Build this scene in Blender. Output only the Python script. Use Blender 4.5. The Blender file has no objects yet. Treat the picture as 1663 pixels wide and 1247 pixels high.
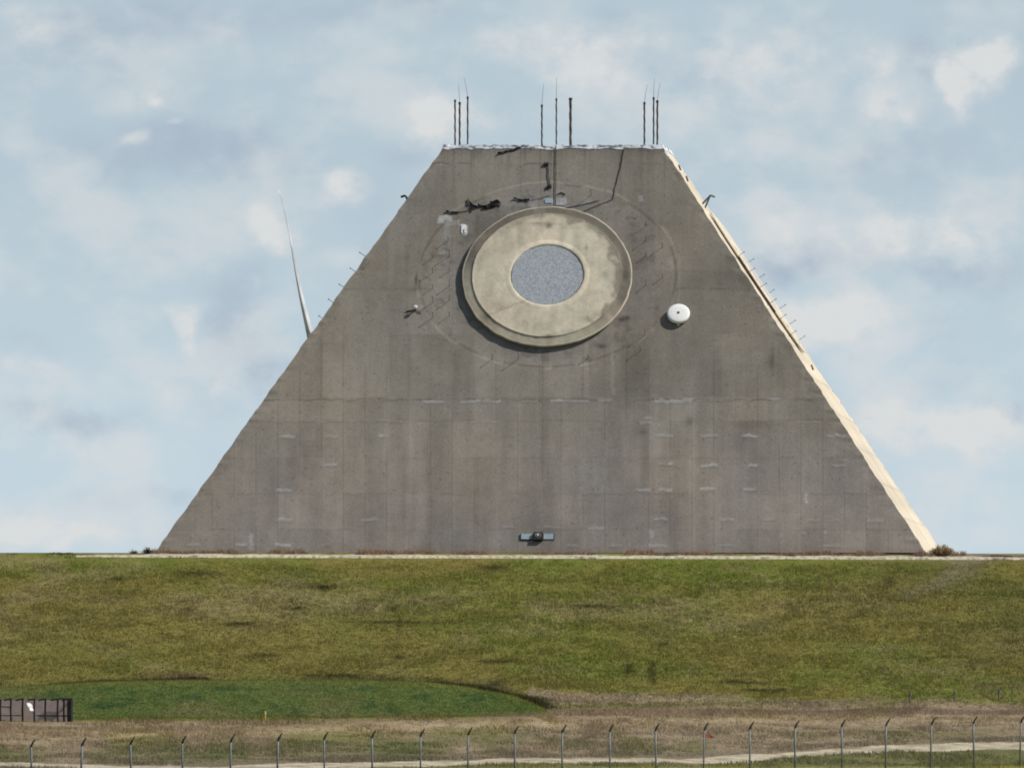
import bpy, math, random
import numpy as np
from mathutils import Vector, Matrix

random.seed(7)
RNG = np.random.default_rng(11)
C = bpy.context.scene.collection
sc = bpy.context.scene

# ------------------------------------------------------------------ lens and survey of the place
F = 30510.0                       # focal length in photo pixels (a very long telephoto)
PIT = 577.0 / F
cP, sP = math.cos(PIT), math.sin(PIT)
CX, CY = 831.5, 623.5
LEVEL = 1200.5


def project(P):
    P = np.asarray(P, float)
    d = P[..., 1] * cP + P[..., 2] * sP
    v = -P[..., 1] * sP + P[..., 2] * cP
    return CX + F * P[..., 0] / d, CY - F * v / d


def ray(px, py):
    a = (px - CX) / F
    b = (CY - py) / F
    return Vector((a, cP - b * sP, sP + b * cP))


def at_depth(px, py, Y):
    r = ray(px, py)
    return r * (Y / r.y)


def srgb(r, g, b, k=1.0):
    f = lambda c: (c / 255 / 12.92) if c / 255 <= 0.04045 else ((c / 255 + 0.055) / 1.055) ** 2.4
    return np.array([f(r), f(g), f(b)]) * k


# ------------------------------------------------------------------ noise
def _h(ix, iy, seed):
    n = (ix.astype(np.int64) * 374761393 + iy.astype(np.int64) * 668265263 + seed * 974711) & 0xFFFFFFFF
    n = ((n ^ (n >> 13)) * 1274126177) & 0xFFFFFFFF
    n = (n ^ (n >> 16)) & 0xFFFFFFFF
    return (n & 0xFFFFFF) / float(0xFFFFFF)


def vnoise(x, y, seed=0):
    x = np.asarray(x, float); y = np.asarray(y, float)
    ix, iy = np.floor(x), np.floor(y)
    fx, fy = x - ix, y - iy
    fx = fx * fx * (3 - 2 * fx); fy = fy * fy * (3 - 2 * fy)
    a, b = _h(ix, iy, seed), _h(ix + 1, iy, seed)
    c, d = _h(ix, iy + 1, seed), _h(ix + 1, iy + 1, seed)
    return (a * (1 - fx) + b * fx) * (1 - fy) + (c * (1 - fx) + d * fx) * fy


def fbm(x, y, seed=0, oct=4, gain=0.5):
    s = 0; w = 1; t = 0
    for i in range(oct):
        s = s + w * vnoise(x * 2 ** i + 17.3 * i, y * 2 ** i - 9.1 * i, seed + i * 31)
        t += w; w *= gain
    return s / t            # 0..1, mean .5


def sst(a, b, x):
    t = np.clip((x - a) / (b - a), 0, 1)
    return t * t * (3 - 2 * t)


def gauss(x, y, cx, cy, sx, sy):
    return np.exp(-(((x - cx) / sx) ** 2 + ((y - cy) / sy) ** 2))


# ------------------------------------------------------------------ mesh helpers
def link(o, parent=None):
    C.objects.link(o)
    if parent:
        o.parent = parent
    return o


def fast_mesh(name, V, Q=None, T=None, col=None, mat=None, smooth=False, parent=None):
    me = bpy.data.meshes.new(name)
    V = np.asarray(V, np.float32)
    nl = 0; loops = []; starts = []; totals = []
    if Q is not None and len(Q):
        Q = np.asarray(Q, np.int32)
        loops.append(Q.ravel()); starts.append(np.arange(len(Q)) * 4); totals.append(np.full(len(Q), 4)); nl = Q.size
    if T is not None and len(T):
        T = np.asarray(T, np.int32)
        loops.append(T.ravel()); starts.append(np.arange(len(T)) * 3 + nl); totals.append(np.full(len(T), 3))
    loops = np.concatenate(loops); starts = np.concatenate(starts)
    me.vertices.add(len(V)); me.vertices.foreach_set('co', V.ravel())
    me.loops.add(len(loops)); me.loops.foreach_set('vertex_index', loops.astype(np.int32))
    me.polygons.add(len(starts)); me.polygons.foreach_set('loop_start', starts.astype(np.int32))
    me.update(calc_edges=True); me.validate()
    if col is not None:
        a = me.color_attributes.new('tint', 'FLOAT_COLOR', 'POINT')
        rgba = np.ones((len(V), 4), np.float32); rgba[:, :3] = col
        a.data.foreach_set('color', rgba.ravel())
    if smooth:
        me.polygons.foreach_set('use_smooth', np.ones(len(me.polygons), bool))
    if mat:
        me.materials.append(mat)
    o = bpy.data.objects.new(name, me)
    return link(o, parent)


def grid_quads(nu, nv):
    i = np.arange(nu * nv).reshape(nv, nu)
    return np.stack([i[:-1, :-1], i[:-1, 1:], i[1:, 1:], i[1:, :-1]], -1).reshape(-1, 4)


class MB:
    """collects boxes, tubes, rings; builds ONE mesh object"""
    def __init__(self):
        self.v = []; self.f = []

    def add(self, vs, fs):
        n = len(self.v)
        self.v += [tuple(x) for x in vs]
        self.f += [tuple(i + n for i in f) for f in fs]
        return self

    def box(self, c, s, M=None, bev=0.0):
        cx, cy, cz = c; hx, hy, hz = [q / 2 for q in s]
        pts = [Vector((cx + a * hx, cy + b * hy, cz + d * hz)) for a in (-1, 1) for b in (-1, 1) for d in (-1, 1)]
        if M is not None:
            pts = [M @ p for p in pts]
        return self.add(pts, [(0, 1, 3, 2), (4, 6, 7, 5), (0, 4, 5, 1), (2, 3, 7, 6), (0, 2, 6, 4), (1, 5, 7, 3)])

    def tube(self, pts, r, n=8, caps=True):
        pts = [Vector(p) for p in pts]
        rs = r if isinstance(r, (list, tuple)) else [r] * len(pts)
        rings = []
        for i, p in enumerate(pts):
            t = (pts[min(i + 1, len(pts) - 1)] - pts[max(i - 1, 0)]).normalized()
            a = t.orthogonal().normalized() if i == 0 else (ref - t * ref.dot(t)).normalized()
            ref = a
            b = t.cross(a)
            rings.append([p + (a * math.cos(2 * math.pi * k / n) + b * math.sin(2 * math.pi * k / n)) * rs[i] for k in range(n)])
        vs = [q for R in rings for q in R]; fs = []
        for i in range(len(pts) - 1):
            for k in range(n):
                fs.append((i * n + k, i * n + (k + 1) % n, (i + 1) * n + (k + 1) % n, (i + 1) * n + k))
        if caps:
            fs.append(tuple(reversed(range(n)))); fs.append(tuple((len(pts) - 1) * n + k for k in range(n)))
        return self.add(vs, fs)

    def build(self, name, mat, parent=None, smooth=False):
        me = bpy.data.meshes.new(name)
        me.from_pydata(self.v, [], self.f); me.update()
        if smooth:
            me.polygons.foreach_set('use_smooth', np.ones(len(me.polygons), bool))
        me.materials.append(mat)
        return link(bpy.data.objects.new(name, me), parent)


def tag(o, label=None, cat=None, group=None, kind=None):
    if label: o['label'] = label
    if cat: o['category'] = cat
    if group: o['group'] = group
    if kind: o['kind'] = kind
    return o


def empty(name, loc, rz=0.0):
    o = bpy.data.objects.new(name, None)
    o.location = loc; o.rotation_euler = (0, 0, rz); o.empty_display_size = 0.3
    return link(o)


# ------------------------------------------------------------------ materials
def mat_attr(name, rough=0.9, grain=(12.0, 0.25), fine=(60.0, 0.2), bump=0.0, bump_scale=20.0, spec=0.2, double=False):
    m = bpy.data.materials.new(name); m.use_nodes = True
    nt = m.node_tree; N = nt.nodes; L = nt.links
    b = N['Principled BSDF']; b.inputs['Roughness'].default_value = rough
    b.inputs['Specular IOR Level'].default_value = spec
    at = N.new('ShaderNodeAttribute'); at.attribute_name = 'tint'
    tc = N.new('ShaderNodeTexCoord')
    prev = at.outputs['Color']
    for sc_, amt in (grain, fine):
        if amt <= 0: continue
        n = N.new('ShaderNodeTexNoise'); n.inputs['Scale'].default_value = sc_; n.inputs['Detail'].default_value = 4
        L.new(tc.outputs['Object'], n.inputs['Vector'])
        mr = N.new('ShaderNodeMapRange'); mr.inputs[1].default_value = 0.3; mr.inputs[2].default_value = 0.7
        mr.inputs[3].default_value = 1 - amt; mr.inputs[4].default_value = 1 + amt
        L.new(n.outputs['Fac'], mr.inputs[0])
        v = N.new('ShaderNodeVectorMath'); v.operation = 'SCALE'
        L.new(prev, v.inputs[0]); L.new(mr.outputs[0], v.inputs['Scale'])
        prev = v.outputs[0]
    L.new(prev, b.inputs['Base Color'])
    if bump > 0:
        n = N.new('ShaderNodeTexNoise'); n.inputs['Scale'].default_value = bump_scale; n.inputs['Detail'].default_value = 5
        L.new(tc.outputs['Object'], n.inputs['Vector'])
        bp = N.new('ShaderNodeBump'); bp.inputs['Strength'].default_value = bump; bp.inputs['Distance'].default_value = 0.05
        L.new(n.outputs['Fac'], bp.inputs['Height']); L.new(bp.outputs[0], b.inputs['Normal'])
    return m


def mat(name, col, col2=None, scale=6.0, rough=0.8, metal=0.0, spec=0.3, voro=False, stretch=(1, 1, 1), lo=0.35, hi=0.65, bump=0.0):
    m = bpy.data.materials.new(name); m.use_nodes = True
    nt = m.node_tree; N = nt.nodes; L = nt.links
    b = N['Principled BSDF']; b.inputs['Roughness'].default_value = rough; b.inputs['Metallic'].default_value = metal
    b.inputs['Specular IOR Level'].default_value = spec
    col2 = col2 if col2 is not None else [c * 0.7 for c in col]
    tc = N.new('ShaderNodeTexCoord'); mp = N.new('ShaderNodeMapping'); mp.inputs['Scale'].default_value = stretch
    L.new(tc.outputs['Object'], mp.inputs[0])
    if voro:
        n = N.new('ShaderNodeTexVoronoi'); n.inputs['Scale'].default_value = scale; out = n.outputs['Color']
        s = N.new('ShaderNodeSeparateColor'); L.new(mp.outputs[0], n.inputs['Vector']); L.new(out, s.inputs[0]); out = s.outputs[0]
    else:
        n = N.new('ShaderNodeTexNoise'); n.inputs['Scale'].default_value = scale; n.inputs['Detail'].default_value = 6
        L.new(mp.outputs[0], n.inputs['Vector']); out = n.outputs['Fac']
    r = N.new('ShaderNodeValToRGB')
    r.color_ramp.elements[0].position = lo; r.color_ramp.elements[0].color = (*col2, 1)
    r.color_ramp.elements[1].position = hi; r.color_ramp.elements[1].color = (*col, 1)
    L.new(out, r.inputs[0]); L.new(r.outputs[0], b.inputs['Base Color'])
    if bump > 0:
        bp = N.new('ShaderNodeBump'); bp.inputs['Strength'].default_value = bump; bp.inputs['Distance'].default_value = 0.03
        L.new(out, bp.inputs['Height']); L.new(bp.outputs[0], b.inputs['Normal'])
    return m


M_concrete = mat_attr('weathered_concrete', 0.95, (1.1, 0.06), (9.0, 0.09), 0.25, 9.0, 0.1)
M_disc = mat_attr('disc_concrete', 0.9, (1.5, 0.07), (9.0, 0.07), 0.2, 8.0, 0.1)
M_earth = mat_attr('earth_and_turf', 0.95, (0.8, 0.10), (5.0, 0.15), 0.0, 5.0, 0.05)
M_blade = mat_attr('grass_blades', 0.8, (3.0, 0.0), (3.0, 0.0), 0.0, 5.0, 0.1)
M_core = mat('speckled_grey_core', (0.38, 0.41, 0.44), (0.215, 0.24, 0.265), scale=17.0, rough=0.7, voro=True, lo=0.0, hi=0.8)
M_white = mat('white_painted_steel', (0.80, 0.80, 0.78), (0.6, 0.6, 0.6), scale=3, rough=0.5)
M_whitemem = mat('white_roof_membrane', (0.80, 0.83, 0.88), (0.16, 0.17, 0.2), scale=2.6, rough=0.7, lo=0.38, hi=0.54, stretch=(1, 1, 3))
M_dark = mat('dark_weathered_steel', (0.035, 0.033, 0.036), (0.015, 0.014, 0.016), rough=0.7)
M_rust = mat('rusty_steel', (0.13, 0.085, 0.07), (0.035, 0.028, 0.028), scale=5, rough=0.85)
M_rod = mat('grey_steel_rod', (0.20, 0.19, 0.18), (0.12, 0.12, 0.12), rough=0.6)
M_post = mat('galvanised_post', (0.20, 0.225, 0.235), (0.085, 0.095, 0.10), scale=4, rough=0.55, metal=0.1, stretch=(1, 1, .4))
M_arm = mat('dark_fence_arm', (0.07, 0.065, 0.06), (0.035, 0.03, 0.03), rough=0.7)
M_cable = mat('black_cable', (0.02, 0.02, 0.022), (0.01, 0.01, 0.012), rough=0.8)
M_blue = mat('pale_blue_panel', (0.30, 0.38, 0.43), (0.24, 0.31, 0.36), scale=8, rough=0.6)
M_turb = mat('white_turbine', (0.66, 0.68, 0.70), (0.42, 0.44, 0.46), scale=.2, rough=0.45)
M_brownp = mat('brown_panel', (0.62, 0.50, 0.44), (0.48, 0.39, 0.34), scale=3, rough=0.85)
M_gravel = mat('pale_gravel', (0.55, 0.50, 0.38), (0.20, 0.175, 0.125), scale=4.5, rough=0.95, lo=0.3, hi=0.6)
M_track = mat('pale_dirt_track', (0.55, 0.48, 0.34), (0.24, 0.2, 0.135), scale=.8, rough=0.95, lo=.3, hi=.6)
M_orange = mat('orange_plastic', (0.75, 0.38, 0.09), (0.6, 0.3, 0.08), rough=0.5)
M_pink = mat('faded_red_cloth', (0.62, 0.13, 0.10), (0.5, 0.1, 0.08), rough=0.8)
M_patch = mat('mortar_patch', (0.34, 0.35, 0.36), (0.22, 0.22, 0.22), scale=4, rough=0.9)

nt_ = M_blade.node_tree
tr_ = nt_.nodes.new('ShaderNodeBsdfTranslucent'); mx_ = nt_.nodes.new('ShaderNodeMixShader'); mx_.inputs[0].default_value = .42
src_ = nt_.nodes['Principled BSDF'].inputs['Base Color'].links[0].from_socket
nt_.links.new(src_, tr_.inputs[0]); nt_.links.new(nt_.nodes['Principled BSDF'].outputs[0], mx_.inputs[1]); nt_.links.new(tr_.outputs[0], mx_.inputs[2])
nt_.links.new(mx_.outputs[0], nt_.nodes['Material Output'].inputs['Surface'])

# ------------------------------------------------------------------ the pyramid
X0, TH, D0, W, H, T = 2.6771, -0.0508, 1062.3, 43.668, 23.438, 0.6637
ZB = (LEVEL - 897.5) / F * D0
PHI = math.atan(T)
cf, sf = math.cos(PHI), math.sin(PHI)
SL = H / cf                                   # slope length of a face
CEN = Vector((X0, D0 + W / 2, ZB))
MW = Matrix.Translation(CEN) @ Matrix.Rotation(TH, 4, 'Z')
MWn = np.array(MW)


def wob(P):
    """cast edges are never straight: one offset field shared by all faces"""
    P = np.array(P, float)
    r = np.maximum(np.hypot(P[:, 0], P[:, 1]), .1)
    ax, ay = np.abs(P[:, 0]), np.abs(P[:, 1])
    near_hip = sst(.95, .995, np.minimum(ax, ay) / np.maximum(np.maximum(ax, ay), .1))
    k = ((vnoise(P[:, 2] * 1.6, P[:, 2] * 0 + 7, 3) - .5) * .09 + (vnoise(P[:, 2] * 4.3, P[:, 2] * 0, 5) - .5) * .09) * near_hip
    P[:, 0] += P[:, 0] / r * k; P[:, 1] += P[:, 1] / r * k
    return P


def face_pts(U, V, k=0, out=0.0):
    """U along the face, V up its slope, out = stand-off; pyramid space"""
    x = U; y = -W / 2 + V * sf - out * cf; z = V * cf + out * sf
    a = k * math.pi / 2
    return np.stack([x * math.cos(a) - y * math.sin(a), x * math.sin(a) + y * math.cos(a), z], -1)


def face_px(px, py, out=0.0):
    """photo pixel -> (u, v) on the front face"""
    Minv = MW.inverted()
    o = Minv @ Vector((0, 0, 0)); d = (Minv.to_3x3() @ ray(px, py))
    n = Vector((0, -cf, sf)); p0 = Vector((0, -W / 2, 0)) + n * out
    t = (p0 - o).dot(n) / d.dot(n)
    p = o + d * t
    q = p - p0
    return q.x, q.dot(Vector((0, sf, cf)))


def to_world(P):
    return P @ MWn[:3, :3].T + MWn[:3, 3]


UC, VC = face_px(889, 453)

DASH = [(466, 708, 24, 5, .5), (540, 708, 22, 4, .35), (622, 708, 14, 4, .5), (536, 754, 22, 5, .45), (461, 796, 22, 6, .45),
        (462, 843, 26, 6, .4), (600, 843, 24, 4, .35), (314, 884, 22, 4, .35), (393, 884, 18, 4, .5), (460, 884, 24, 5, .6),
        (530, 884, 12, 3, .25), (1080, 707, 26, 4, .45), (1152, 707, 27, 4, .4), (1218, 707, 26, 5, .55), (1359, 707, 26, 4, .5),
        (1080, 753, 22, 4, .35), (1089, 753, 7, 5, .4), (1152, 755, 26, 5, .6), (1223, 754, 14, 6, .55), (1362, 755, 24, 4, .3),
        (1044, 795, 24, 4, .45), (1080, 795, 22, 5, .45), (1150, 794, 24, 5, .6), (1217, 794, 20, 5, .45), (1072, 842, 20, 4, .4),
        (1180, 842, 22, 5, .4), (1249, 843, 24, 4, .25), (1322, 844, 24, 4, .25), (1354, 844, 20, 4, .25), (1423, 845, 26, 5, .25),
        (1068, 885, 28, 5, .45), (1180, 884, 26, 3, .35), (1350, 886, 28, 3, .35), (1309, 810, 4, 15, .6), (408, 880, 5, 26, .4),
        (826, 855, 18, 3, .3), (896, 855, 24, 3, .3), (968, 856, 26, 5, .35), (930, 886, 20, 3, .3), (1000, 886, 24, 3, .3),
        (1058, 868, 6, 12, .4), (1305, 864, 4, 6, .3), (1341, 864, 4, 6, .3), (1379, 864, 4, 6, .3), (1370, 746, 12, 4, .25),
        (1094, 651, 60, 6, .45), (1215, 650, 10, 5, .3), (1258, 647, 20, 4, .4), (1150, 648, 80, 5, .15), (1310, 684, 40, 4, .2),
        (705, 652, 34, 4, .5), (780, 651, 64, 4, .45), (860, 651, 24, 3, .3), (925, 650, 60, 4, .45), (983, 649, 24, 5, .4),
        (560, 683, 230, 2.5, .22), (780, 684, 60, 2.5, .25), (600, 649, 90, 3, .2), (728, 268, 34, 2, .3),
        (753, 373, 9, 15, 1.3), (722, 354, 20, 8, .6), (735, 362, 24, 8, .25), (716, 358, 8, 8, .5), (727, 372, 8, 50, .2),
        (718, 411, 8, 4, .4), (722, 400, 5, 60, .12), (891, 326, 14, 9, .7), (910, 327, 18, 9, .4), (866, 330, 14, 14, .3),
        (1041, 323, 7, 9, .35), (995, 600, 4, 80, .18), (1052, 677, 9, 6, .35), (1047, 686, 12, 5, .25), (1056, 684, 6, 5, .35), (683, 500, 6, 6, .4)]
DARKS = [(735, 355, 70, 40, -.04), (748, 610, 20, 60, -.12), (712, 710, 22, 60, -.10), (730, 820, 30, 60, -.04), (1022, 620, 22, 50, -.08), (1012, 800, 20, 70, -.05), (800, 372, 26, 26, -.07), (1262, 600, 14, 20, -.07), (1250, 585, 5, 14, -.14), (1225, 690, 40, 5, -.08), (1380, 720, 14, 40, -.06), (540, 600, 60, 30, .03), (430, 840, 60, 40, .02), (820, 700, 18, 30, -.06), (1030, 600, 28, 60, -.14),
         (1190, 445, 60, 30, -.11), (1215, 430, 50, 60, -.05), (1090, 350, 50, 40, -.06), (1000, 720, 30, 60, -.05), (1380, 790, 20, 40, -.08),
         (1340, 700, 25, 20, -.06), (480, 720, 18, 18, -.06), (575, 500, 80, 60, -.03), (880, 520, 260, 120, -.02), (770, 350, 22, 20, -.06),
         (1050, 730, 8, 80, -.10), (960, 600, 60, 20, .05), (900, 640, 120, 20, -.02), (1240, 600, 60, 60, .02), (640, 780, 120, 80, .02),
         (500, 800, 120, 70, .03), (1180, 800, 90, 60, .04), (900, 750, 120, 60, .02), (720, 610, 30, 12, .05), (800, 590, 60, 14, .06),
         (1120, 685, 6, 8, -.18), (1043, 700, 10, 8, -.15), (1010, 520, 7, 5, -.35), (1018, 517, 4, 3, -.3), (978, 560, 8, 4, -.3), (955, 583, 10, 3, -.22),
         (723, 395, 4, 5, -.3), (724, 405, 5, 3, -.25), (676, 452, 2.5, 12, -.35), (672, 470, 16, 9, -.12), (775, 250, 10, 14, -.1)]


def front_tone(px, py, U, V):
    n1 = fbm(U * .11, V * .11, 1, 4); n2 = fbm(U * .8, V * .35, 9, 4)
    n3 = fbm(U * 3.2, V * .30, 21, 4); n4 = fbm(U * 1.2, V * 4.0, 33, 3)
    fine = fbm(U * 9, V * 8, 41, 3)
    t = 1 + (n1 - .5) * .34 + (n2 - .5) * .26 + (n3 - .5) * .16 + (n4 - .5) * .05 + (fine - .5) * .18
    t *= 1 - .09 * sst(760, 420, py)
    # formwork pours: tone differs from lift to lift and from panel to panel
    pw = 35.4; ph = 58.2
    ix = np.floor((px - 876) / pw)
    low = py > 684
    iy = np.where(low, np.floor((py - 684) / ph), 40 + np.floor((py - 130) / 103.0))
    pr = _h(ix + 50, iy + 60, 5)
    big = _h(np.floor((px - 740) / (pw * 3.05)) + 50, np.where(low, 80, iy) + 9, 8)
    t *= 1 + (pr - .5) * np.where(low, .13, .08) + (big - .5) * np.where(low, .08, .17)
    t *= np.where((py > 650) & (py < 684), 1.03, 1.0)
    # seams
    fx = np.abs((px - 876) / pw - np.round((px - 876) / pw)) * pw
    ss = vnoise(np.round((px - 876) / pw) * 7.7, V * .35, 13)
    t *= 1 - np.where(py > 560, .17, .07) * np.exp(-(fx / 1.2) ** 2) * sst(.3, .75, ss)
    t *= 1 + .05 * np.exp(-((fx - 2.6) / 1.5) ** 2) * (py > 650)
    for sy, x0, x1, a in ((267, 690, 765, .3), (267, 850, 905, .22), (267, 985, 1080, .08), (470, 560, 700, .14), (595, 1060, 1330, .07), (540, 1100, 1320, .07),
                          (470, 1100, 1220, .18), (650, 395, 1320, .26), (684, 400, 1370, .10), (745, 370, 1420, .07), (803, 330, 1440, .08), (861, 280, 1480, .06), (560, 480, 740, .06)):
        w = sst(.3, .6, vnoise(px * .03, np.full_like(px, sy * .77), 55))
        jy = (vnoise(px * .08, np.full_like(px, sy * 1.3), 77) - .5) * 3
        t *= 1 - min(a * 1.5, .36) * np.exp(-((py - sy - jy + 1.0) / 1.5) ** 2) * (w * .8 + .2) * sst(x0 - 5, x0 + 5, px) * sst(x1 + 5, x1 - 5, px)
    for cx, cy, sx, sy, a in DARKS:
        k = gauss(px + (n2 - .5) * 10, py + (n3 - .5) * 8, cx, cy, sx, sy)
        t *= 1 + a * k * 1.9
    # vertical rain streaks
    for cx, y0, y1, wd, a in ((881, 575, 780, 2.0, .20), (887, 640, 720, 5, .06), (742, 570, 650, 6, .06), (700, 690, 890, 8, .04), (1003, 640, 760, 7, .05),
                              (1255, 560, 600, 2.5, .2), (903, 243, 262, 4, .14), (885, 243, 330, 10, .07), (1103, 420, 500, 2, -.12), (775, 345, 385, 3, .16), (808, 340, 380, 4, .16),
                              (790, 640, 650, 3, -.1), (575, 684, 800, 1.6, .10), (1218, 610, 640, 2, -.10), (545, 720, 850, 1.5, .08), (695, 700, 880, 1.8, .09)):
        t *= 1 - a * np.exp(-((px - cx - (n4 - .5) * 2) / wd) ** 2) * sst(y0 - 8, y0 + 8, py) * sst(y1 + 14, y1 - 14, py)
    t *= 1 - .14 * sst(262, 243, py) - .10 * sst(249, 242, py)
    # run-off from the roof edge, thin and irregular
    rs = vnoise(px * .22, px * 0, 121) * .6 + vnoise(px * .7, px * 0, 123) * .4
    t *= 1 - .22 * sst(.55, .85, rs) * sst(250 + 170 * vnoise(px * .15, px * 0, 125), 240, py)
    # long faint washes down the whole wall
    ws_ = fbm(px / 26.0, py / 900.0, 127, 3)
    t *= 1 - .13 * (ws_ - .5) * 2 * sst(560, 640, py)
    # hairline cracks
    ck = np.abs(fbm(px / 60.0, py / 45.0, 129, 4) - .5)
    t *= 1 - .22 * np.exp(-(ck / .0022) ** 2) * sst(.55, .7, n1)
    # lighter skim-coated ring round the disc
    r = np.hypot(U - UC, V - VC); an = np.arctan2(V - VC, U - UC)
    r0_ = r; r = np.hypot(U - UC, (V - VC - .25) * 1.16) - .25
    frag = fbm(an * 5, r * .2, 61, 3)
    t *= 1 + .34 * np.exp(-((r - 7.25 - (frag - .5) * .25) / .09) ** 2) * sst(.42, .60, frag)
    t *= 1 - .30 * np.exp(-((r - 7.12 - (frag - .5) * .15) / .08) ** 2) * sst(.54, .40, frag)
    t *= 1 + .035 * sst(7.2, 7.0, r)
    rr1 = fbm(an * 9, r * 1.3, 63, 4)
    t *= 1 - .22 * sst(.60, .72, rr1) * sst(7.3, 6.6, r) * sst(4.8, 5.4, r) + 0
    t *= 1 + .16 * sst(.64, .76, fbm(an * 7 + 5, r * 1.6, 65, 4)) * sst(7.3, 6.6, r) * sst(4.8, 5.4, r)
    r = r0_
    t *= 1 - .10 * np.exp(-((r - 5.3) / .5) ** 2) * fbm(an * 3, r, 71, 3)
    # small bolt-hole pits
    for gx in range(3):
        pit = _h(np.floor(px / 9 + gx * 3.3), np.floor(py / 9 + gx * 5.1), 90 + gx)
        lx = (px / 9 + gx * 3.3) % 1 - .5; ly = (py / 9 + gx * 5.1) % 1 - .5
        t *= 1 - .38 * (pit > .978) * np.exp(-((lx * 6) ** 2 + (ly * 7) ** 2))
    # cool / warm
    warm = fbm(U * .25, V * .2, 83, 3)
    base = np.stack([np.full_like(t, .232), np.full_like(t, .211), np.full_like(t, .178)], -1)
    base[..., 0] *= 1 + (warm - .5) * .09 + .02 * sst(600, 850, py)
    base[..., 2] *= 1 - (warm - .5) * .14 + .03 * sst(600, 850, py)
    blu = sst(7.3, 5.0, r) * .06
    base[..., 2] *= 1 + blu; base[..., 0] *= 1 - blu * .4
    col = base * t[..., None]
    # pale mortar patches and losses
    pale = srgb(196, 198, 200, .85)
    for cx, cy, w, h, a in DASH:
        if h < 7: h *= .75; a *= .85
        jag = (vnoise(px * .25, py * .3, int(cx)) - .5)
        kx = sst(w / 2 + 2.5, w / 2 - 1.5, np.abs(px - cx) + jag * 4)
        ky = sst(h / 2 + 1.2, h / 2 - .8, np.abs(py - cy - (vnoise(px * .12, px * 0, int(cx) + 5) - .5) * 3) + jag * 2)
        k = np.clip(kx * ky * a * (.6 + .8 * vnoise(px * .2, py * .5, int(cx) + 9)), 0, .95)[..., None]
        col = col * (1 - k) + pale * min(1, .75 + .3 * a) * k
        if h < 7:
            col = col * (1 - .12 * (kx * np.exp(-((py - cy - h * .9 - 1) / 1.3) ** 2))[..., None])
    # rust-brown tide line low on the wall
    k = (sst(884, 896, py + (fbm(U * 1.5, V, 91, 3) - .5) * 16) * .28)[..., None]
    col = col * (1 - k) + np.array([.20, .125, .095]) * k
    return np.clip(col, .01, .95)


pyr = empty('concrete_pyramid', CEN, TH)
tag(pyr, 'grey concrete truncated pyramid with a round disc on its sloping face, on the grassy mound', 'radar building')

nu, nv = 1000, 560
vv = np.linspace(0, SL, nv)[:, None]; uu = np.linspace(-1, 1, nu)[None, :]
half = (W / 2 - vv * sf)
U = uu * half; V = vv + 0 * uu
P = wob(face_pts(U, V).reshape(-1, 3))
px, py = project(to_world(P))
col = front_tone(px, py, U.ravel(), V.ravel())
fast_mesh('wall', P, grid_quads(nu, nv), col=col, mat=M_concrete, parent=pyr)

for k in (1, 2, 3):
    n1_, n2_ = (360, 300) if k == 1 else (120, 100)
    vv = np.linspace(0, SL, n2_)[:, None]; uu = np.linspace(-1, 1, n1_)[None, :]
    U = (uu * (W / 2 - vv * sf)).ravel(); V = (vv + 0 * uu).ravel()
    P = wob(face_pts(U, V, k))
    t = 1 + (fbm(U * .2, V * .2, 101 + k, 4) - .5) * .3 + (fbm(U * 2, V * .5, 111, 4) - .5) * .22 + (fbm(U * 5, V * 5, 113, 3) - .5) * .12
    jv = np.abs(V / 2.4 - np.round(V / 2.4)) * 2.4; ju = np.abs(U / 2.4 - np.round(U / 2.4)) * 2.4
    t *= (1 - .22 * np.exp(-(jv / .06) ** 2)) * (1 - .18 * np.exp(-(ju / .06) ** 2)) * (1 + .18 * (vnoise(V * 1.1, U * .03, 117) - .5))
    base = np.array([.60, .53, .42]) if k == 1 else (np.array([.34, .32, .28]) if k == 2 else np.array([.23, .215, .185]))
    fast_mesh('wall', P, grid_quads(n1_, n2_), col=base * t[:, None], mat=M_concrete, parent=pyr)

# roof slab with its torn white membrane hanging a little over the edge
hw = W / 2 - T * H
rm = MB()
n = 90
top = []; bot = []; inn = []
for s in range(4):
    for i in range(n):
        f = -1 + 2 * i / n
        a = s * math.pi / 2
        e = hw + .05
        q = vnoise(np.array([i * .33 + s * 40]), np.array([2.2]), 7)[0]; q2 = vnoise(np.array([i * 1.1 + s * 40]), np.array([9.2]), 8)[0]
        zt = H + .05 + .11 * q2
        zb = H - .08 - .14 * max(0, q - .28)
        eb = hw + (H - zb) * T + .03
        et = hw + .02
        for lst, ee, zz in ((top, et, zt), (bot, eb, zb), (inn, hw - .5, H + .03)):
            x, y = f * ee, -ee
            lst.append((x * math.cos(a) - y * math.sin(a), x * math.sin(a) + y * math.cos(a), zz))
N4 = 4 * n
vs = top + bot + inn; fs = []
for i in range(N4):
    j = (i + 1) % N4
    fs.append((N4 + i, N4 + j, j, i)); fs.append((i, j, 2 * N4 + j, 2 * N4 + i))
fs.append(tuple(2 * N4 + i for i in range(N4)))
rm.add(vs, fs)
roof = rm.build('roof', M_whitemem, pyr)
# right-hand corner flashing running a little way down the hip
fl = MB()
prev = None
pts = []
for i in range(9):
    h = H + .02 - i * .075
    e = W / 2 - T * h + .03
    pts.append((e, -e + .05, h))
vs = []
for p in pts:
    vs += [(p[0] - .12, p[1] - .01, p[2]), (p[0], p[1], p[2]), (p[0] + .03, p[1] + .5, p[2] + .02)]
fs = []
for i in range(8):
    for j in range(2):
        fs.append((i * 3 + j, i * 3 + j + 1, (i + 1) * 3 + j + 1, (i + 1) * 3 + j))
fl.add(vs, fs)
fl.build('corner_flashing', M_white, pyr)


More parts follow.
